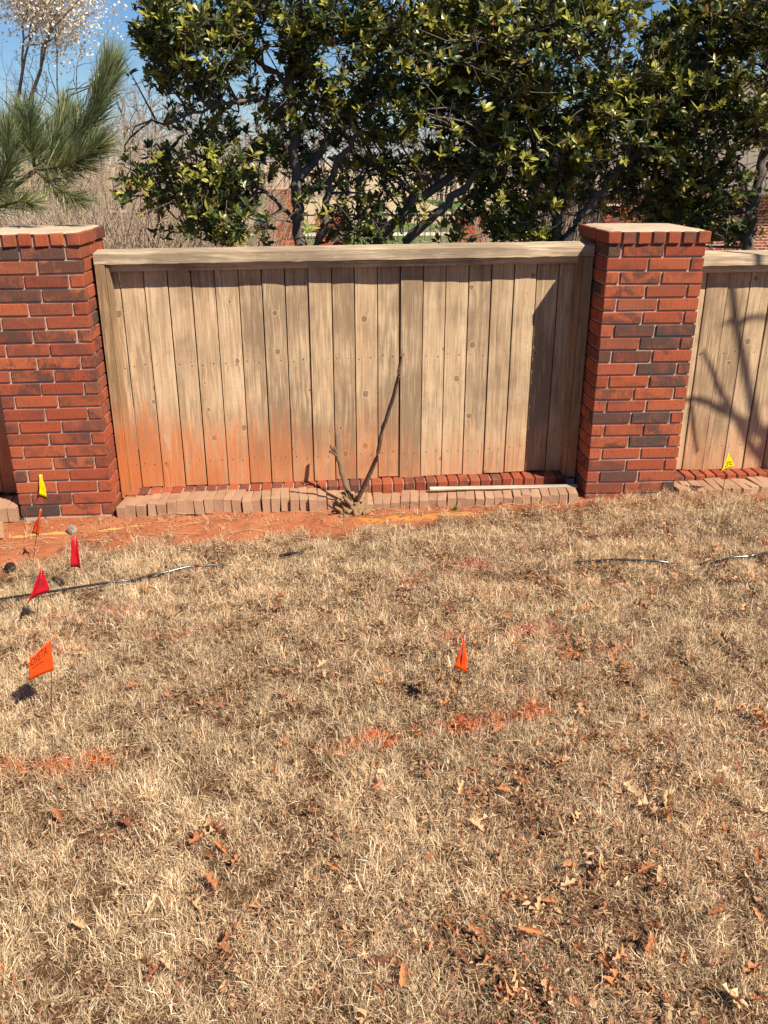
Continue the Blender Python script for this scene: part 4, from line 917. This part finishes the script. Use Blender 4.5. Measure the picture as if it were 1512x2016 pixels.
def blossom(ends, seed):
    R = np.random.RandomState(seed); E = np.array(ends); E = E[E[:, 2] > 2.1]; V = []; F = []; n = 0
    c = np.repeat(E, 170, 0)+R.normal(0, .17, (len(E)*170, 3)); N = len(c); a = R.normal(0, 1, (N, 3)); a /= np.linalg.norm(a, axis=1, keepdims=True); bb = np.cross(a, R.normal(0, 1, (N, 3))); bb /= np.linalg.norm(bb, axis=1, keepdims=True)
    s = R.uniform(.009, .018, (N, 1)); V = np.stack([c-a*s, c+bb*s, c+a*s, c-bb*s], 1).reshape(-1, 3); i = np.arange(N)*4
    col = np.array([[.78, .70, .57]])*R.uniform(.75, 1.05, (N, 1)); return new_mesh("blossom", V, [np.stack([i, i+1, i+2, i+3], 1)], False, np.repeat(col, 4, 0))
obj("blossom", blossom(ends, 4), m_tint("blossom_petal", .7, .2, .3), pe)
def scrub(label, px, Yd, h, w, N, seed, mat):
    R = np.random.RandomState(seed); p = P(px, 500, Yd); z = float(ground_z(p[0], p[1])); T = Tubes()
    for k in range(N):
        x, y = R.normal(0, w, 2); l = h*R.uniform(.45, 1); d = np.array([x*.35+R.normal(0, .22), R.normal(0, .22), 1.]); d /= np.linalg.norm(d)
        q = [np.array([x, y, 0]), np.array([x, y, 0])+d*l*.5+R.normal(0, .05, 3), np.array([x, y, 0])+d*l+R.normal(0, .09, 3)]
        T.add(q, [.009, .006, .003], 3, False)
        for _ in range(4):
            s = q[1]+(q[2]-q[1])*R.uniform(-.6, .9); v = d+R.normal(0, .5, 3); T.add([s, s+v*l*.16, s+v*l*.3+R.normal(0, .03, 3)], [.004, .003, .002], 3, False)
    e = thing("bare_shrub", label, "shrub", (p[0], p[1], z), group="bare shrubs behind the fence"); obj("stems", T.mesh("stems"), mat, e)
MTAN = m_bark("tan_twig", (.24, .17, .12), (.50, .385, .28), 6)
scrub("bare brown shrub right beside the pine branch", 255, 5.0, 2.0, .42, 260, 3, MTAN)
scrub("bare brown shrub half hidden behind the low evergreen leaves", 370, 6.5, 2.1, .5, 240, 4, MTAN)
scrub("tall bare shrub behind the large brick pillar", 110, 7.5, 2.3, .6, 260, 5, MTAN)
scrub("slim bare shrub rising at the tip of the pine branch", 300, 9.0, 2.7, .6, 200, 15, MTAN)
scrub("wide bare thicket farthest behind the low evergreen leaves", 380, 11.0, 2.6, .6, 260, 16, MTAN)
scrub("tall bare thicket under the blossom tree", 40, 9.0, 2.5, .8, 240, 17, MTAN)
scrub("bare shrub low behind the middle evergreen stems", 1010, 7.5, 1.5, .6, 220, 6, MTAN)

def woods():
    R = np.random.RandomState(30); T = Tubes()
    for k in range(260):
        x = R.uniform(-70, 90); y = R.uniform(44, 82); z = float(ground_z(x, y)); h = R.uniform(3.4, 7.0); p = np.array([x, y, z]); q = p+np.array([R.normal(0, .6), R.normal(0, .5), h])
        T.add([p, (p+q)/2+R.normal(0, .2, 3), q], [R.uniform(.06, .13), .06, .02], 4, False)
        for j in range(13):
            f = R.uniform(.18, .95); s0_ = p+(q-p)*f; d = np.array([R.normal(0, .8), R.normal(0, .6), R.uniform(.3, 1.2)]); l = h*.30*(1.15-f)+.4; e0 = s0_+d*l
            T.add([s0_, (s0_+e0)/2+R.normal(0, .15, 3), e0], [.055, .04, .018], 3, False)
            for i in range(3):
                s1 = s0_+(e0-s0_)*R.uniform(.3, 1); d1 = d+R.normal(0, .6, 3); T.add([s1, s1+d1*l*.25, s1+d1*l*.5], [.026, .02, .010], 3, False)
    tag(obj("woods", T.mesh("woods"), m_bark("far_bark", (.13, .105, .10), (.26, .22, .205), 2)), "far grey bare woods along the horizon", "woods", kind='stuff')
woods()
# bare tree standing outside the picture; its branches throw the shadows on the far fence panel
def caster():
    sv = np.array(SUN); e = thing("bare_tree", "leafless tree beside the lawn throwing branch shadows on the far panel", "tree", (0, 0, 0)); T = Tubes()
    def up(x, y, t): return P(x, y, .30)+sv*t
    base = up(1505, 905, 3.9); foot = np.array([base[0]+.05, base[1]-.02, float(ground_z(base[0], base[1]))-.05]); e.location = foot
    for pts, r0, r1 in [([foot, (foot+base)/2+[.06, 0, 0], base, up(1488, 830, 3.8), up(1468, 720, 3.7), up(1452, 640, 3.6), up(1443, 560, 3.5), up(1436, 440, 3.4), up(1430, 250, 3.3)], .030, .012),
                        ([base, up(1480, 880, 3.6), up(1455, 830, 3.4), up(1420, 770, 3.2), up(1395, 715, 3.0), up(1383, 690, 2.9)], .022, .007),
                        ([up(1500, 855, 3.6), up(1450, 820, 3.3), up(1400, 795, 3.0), up(1362, 785, 2.8), up(1320, 790, 2.6)], .022, .009),
                        ([up(1452, 640, 3.6), up(1435, 632, 3.4), up(1420, 640, 3.2)], .012, .005),
                        ([up(1450, 635, 3.6), up(1490, 622, 3.7), up(1540, 628, 3.8), up(1600, 600, 3.9)], .016, .006),
                        ([base, up(1530, 800, 4.0), up(1560, 650, 4.1), up(1580, 450, 4.2)], .03, .01),
                        ([up(1372, 890, 2.3), up(1366, 850, 2.4), up(1362, 800, 2.6)], .008, .01)]:
        q = smooth_line(pts, 4*len(pts)); T.add(q-foot, np.linspace(r0, r1, len(q)), 7)
    obj("trunk", T.mesh("trunk"), MGREY, e)
caster()

# ------------------------------------------------------------------ iron fence and pillars across the side yard
YF = 12.7
for px, top, lab, rz in [(556, 372, "tall distant brick pillar beside the upright evergreen trunk", .0), (650, 419, "low distant brick pillar between the two near evergreen trunks", 0), (934, 412, "low distant brick pillar seen under the leaning evergreen stems", 0), (1224, 405, "low distant brick pillar just behind the narrow near pillar", 0)]:
    q = P(px, top, YF); c = int(round((q[2]-.07)/.0785)); e = pillar("brick_pillar", lab, (q[0], YF, q[2]-.07-c*.0785), rz, 0, c, 'A', {(3, 0), (6, 1)}, int(px), False)
MIRON = m_plain("black_iron", (.012, .012, .012), .5, .4)
PK = Tubes(); PK.add([(0, 0, .03), (0, 0, 1.16)], .009, 4); PKM = PK.mesh("picket")
KN = Tubes(); KN.add([(0, 0, .02), (0, 0, 0.06)], .02, 6)
def iron(label, xa, xb):
    e = thing("iron_fence", label, "fence", (xa, YF+.25, 0), group="black iron fence sections")
    x = .08
    while x < xb-xa-.04: obj("picket", PKM, MIRON, e, (x, 0, 0)); x += .108
    for z in (.16, 1.08):
        obj("rail", box_mesh("rail", xb-xa, .03, .03, .002), MIRON, e, ((xb-xa)/2, 0, z))
xs = [P(x, 450, YF)[0] for x in (556, 650, 934, 1224)]
iron("short black iron fence section between the first two distant pillars", xs[0]+.30, xs[1]-.30)
iron("long black iron fence section under the leaning evergreen stems", xs[1]+.30, xs[2]-.30)
iron("black iron fence section behind the broad evergreen tree", xs[2]+.30, xs[3]-.30)
# grey stockade fence, seen low behind the pine gap
MOLD = m_wood("old_grey_wood", 'z', (.36, .31, .26), (.27, .22, .18), (.15, .12, .10), False, 2.0)
SLAT = [box_mesh("slat", .085, .016, 1.35, .002, .004, s, 'b') for s in range(3)]
p = P(150, 480, 8.6); q = P(470, 480, 8.9)
e = thing("stockade_fence", "old grey picket fence low behind the bare shrubs", "fence", (p[0], 8.7, 0)); x = 0; r = random.Random(4)
while x < q[0]-p[0]: obj("slat", r.choice(SLAT), MOLD, e, (x, 0, r.uniform(-.06, .03)), (0, r.uniform(-.02, .02), 0)); x += .098
obj("rail", box_mesh("rail", q[0]-p[0], .04, .09, .003), MOLD, e, ((q[0]-p[0])/2, .03, .9))
p = P(250, 470, 7.8); pillar("brick_pillar", "small distant brick pillar low beside the bare shrub", (p[0], 7.8, .02), 0, 0, 17, 'A', {(2, 0)}, 77, False)

# ------------------------------------------------------------------ houses beyond
MSH, MFB, MSID, MGL, MWHT = m_plain("roof_shingle", (.16, .13, .11), .95, .1, .35, 14), m_farbrick(), m_plain("grey_siding", (.34, .32, .29), .8, .2, .1, 3), m_plain("window_glass", (.03, .035, .04), .08, .8), m_plain("white_trim", (.72, .70, .65), .7, .3, .08)
def house(label, x0, x1, y0, y1, z0, eave, ridge, wall, wins, gable=False):
    e = thing("house", label, "house", (x0, y0, z0)); W = x1-x0; D = y1-y0; E = eave-z0; Rz = ridge-z0
    obj("wall", box_mesh("wall", W, D, E+.6, 0), wall, e, (W/2, D/2, (E-.6)/2))
    o = .45
    obj("roof", hexa_mesh("roof", [(-o, -o, E), (W+o, -o, E), (W+o, D+o, E), (-o, D+o, E), (1.0, D/2-.05, Rz), (W-1.0, D/2-.05, Rz), (W-1.0, D/2+.05, Rz), (1.0, D/2+.05, Rz)], 0), MSH, e)
    obj("fascia", box_mesh("fascia", W+2*o, .06, .18, .005), MSH, e, (W/2, -o-.035, E-.095))
    for wx, wz, ww, wh in wins:
        f = obj("window", box_mesh("window", ww+.16, .08, wh+.16, .01), MWHT, e, (wx, -.03, wz)); obj("pane", box_mesh("pane", ww, .02, wh, 0), MGL, f, (0, -.045, 0))
        obj("mullion", box_mesh("mullion", .04, .03, wh, 0), MWHT, f, (0, -.05, 0))
a = P(1190, 400, 20); 
house("brick house with brown shingle roof behind the broad evergreen", a[0], a[0]+16, 20, 29, -1.25, 1.35, 4.6, MFB, [(7.5, 1.2, 1.2, 1.2), (12, 1.2, 1.2, 1.2)])
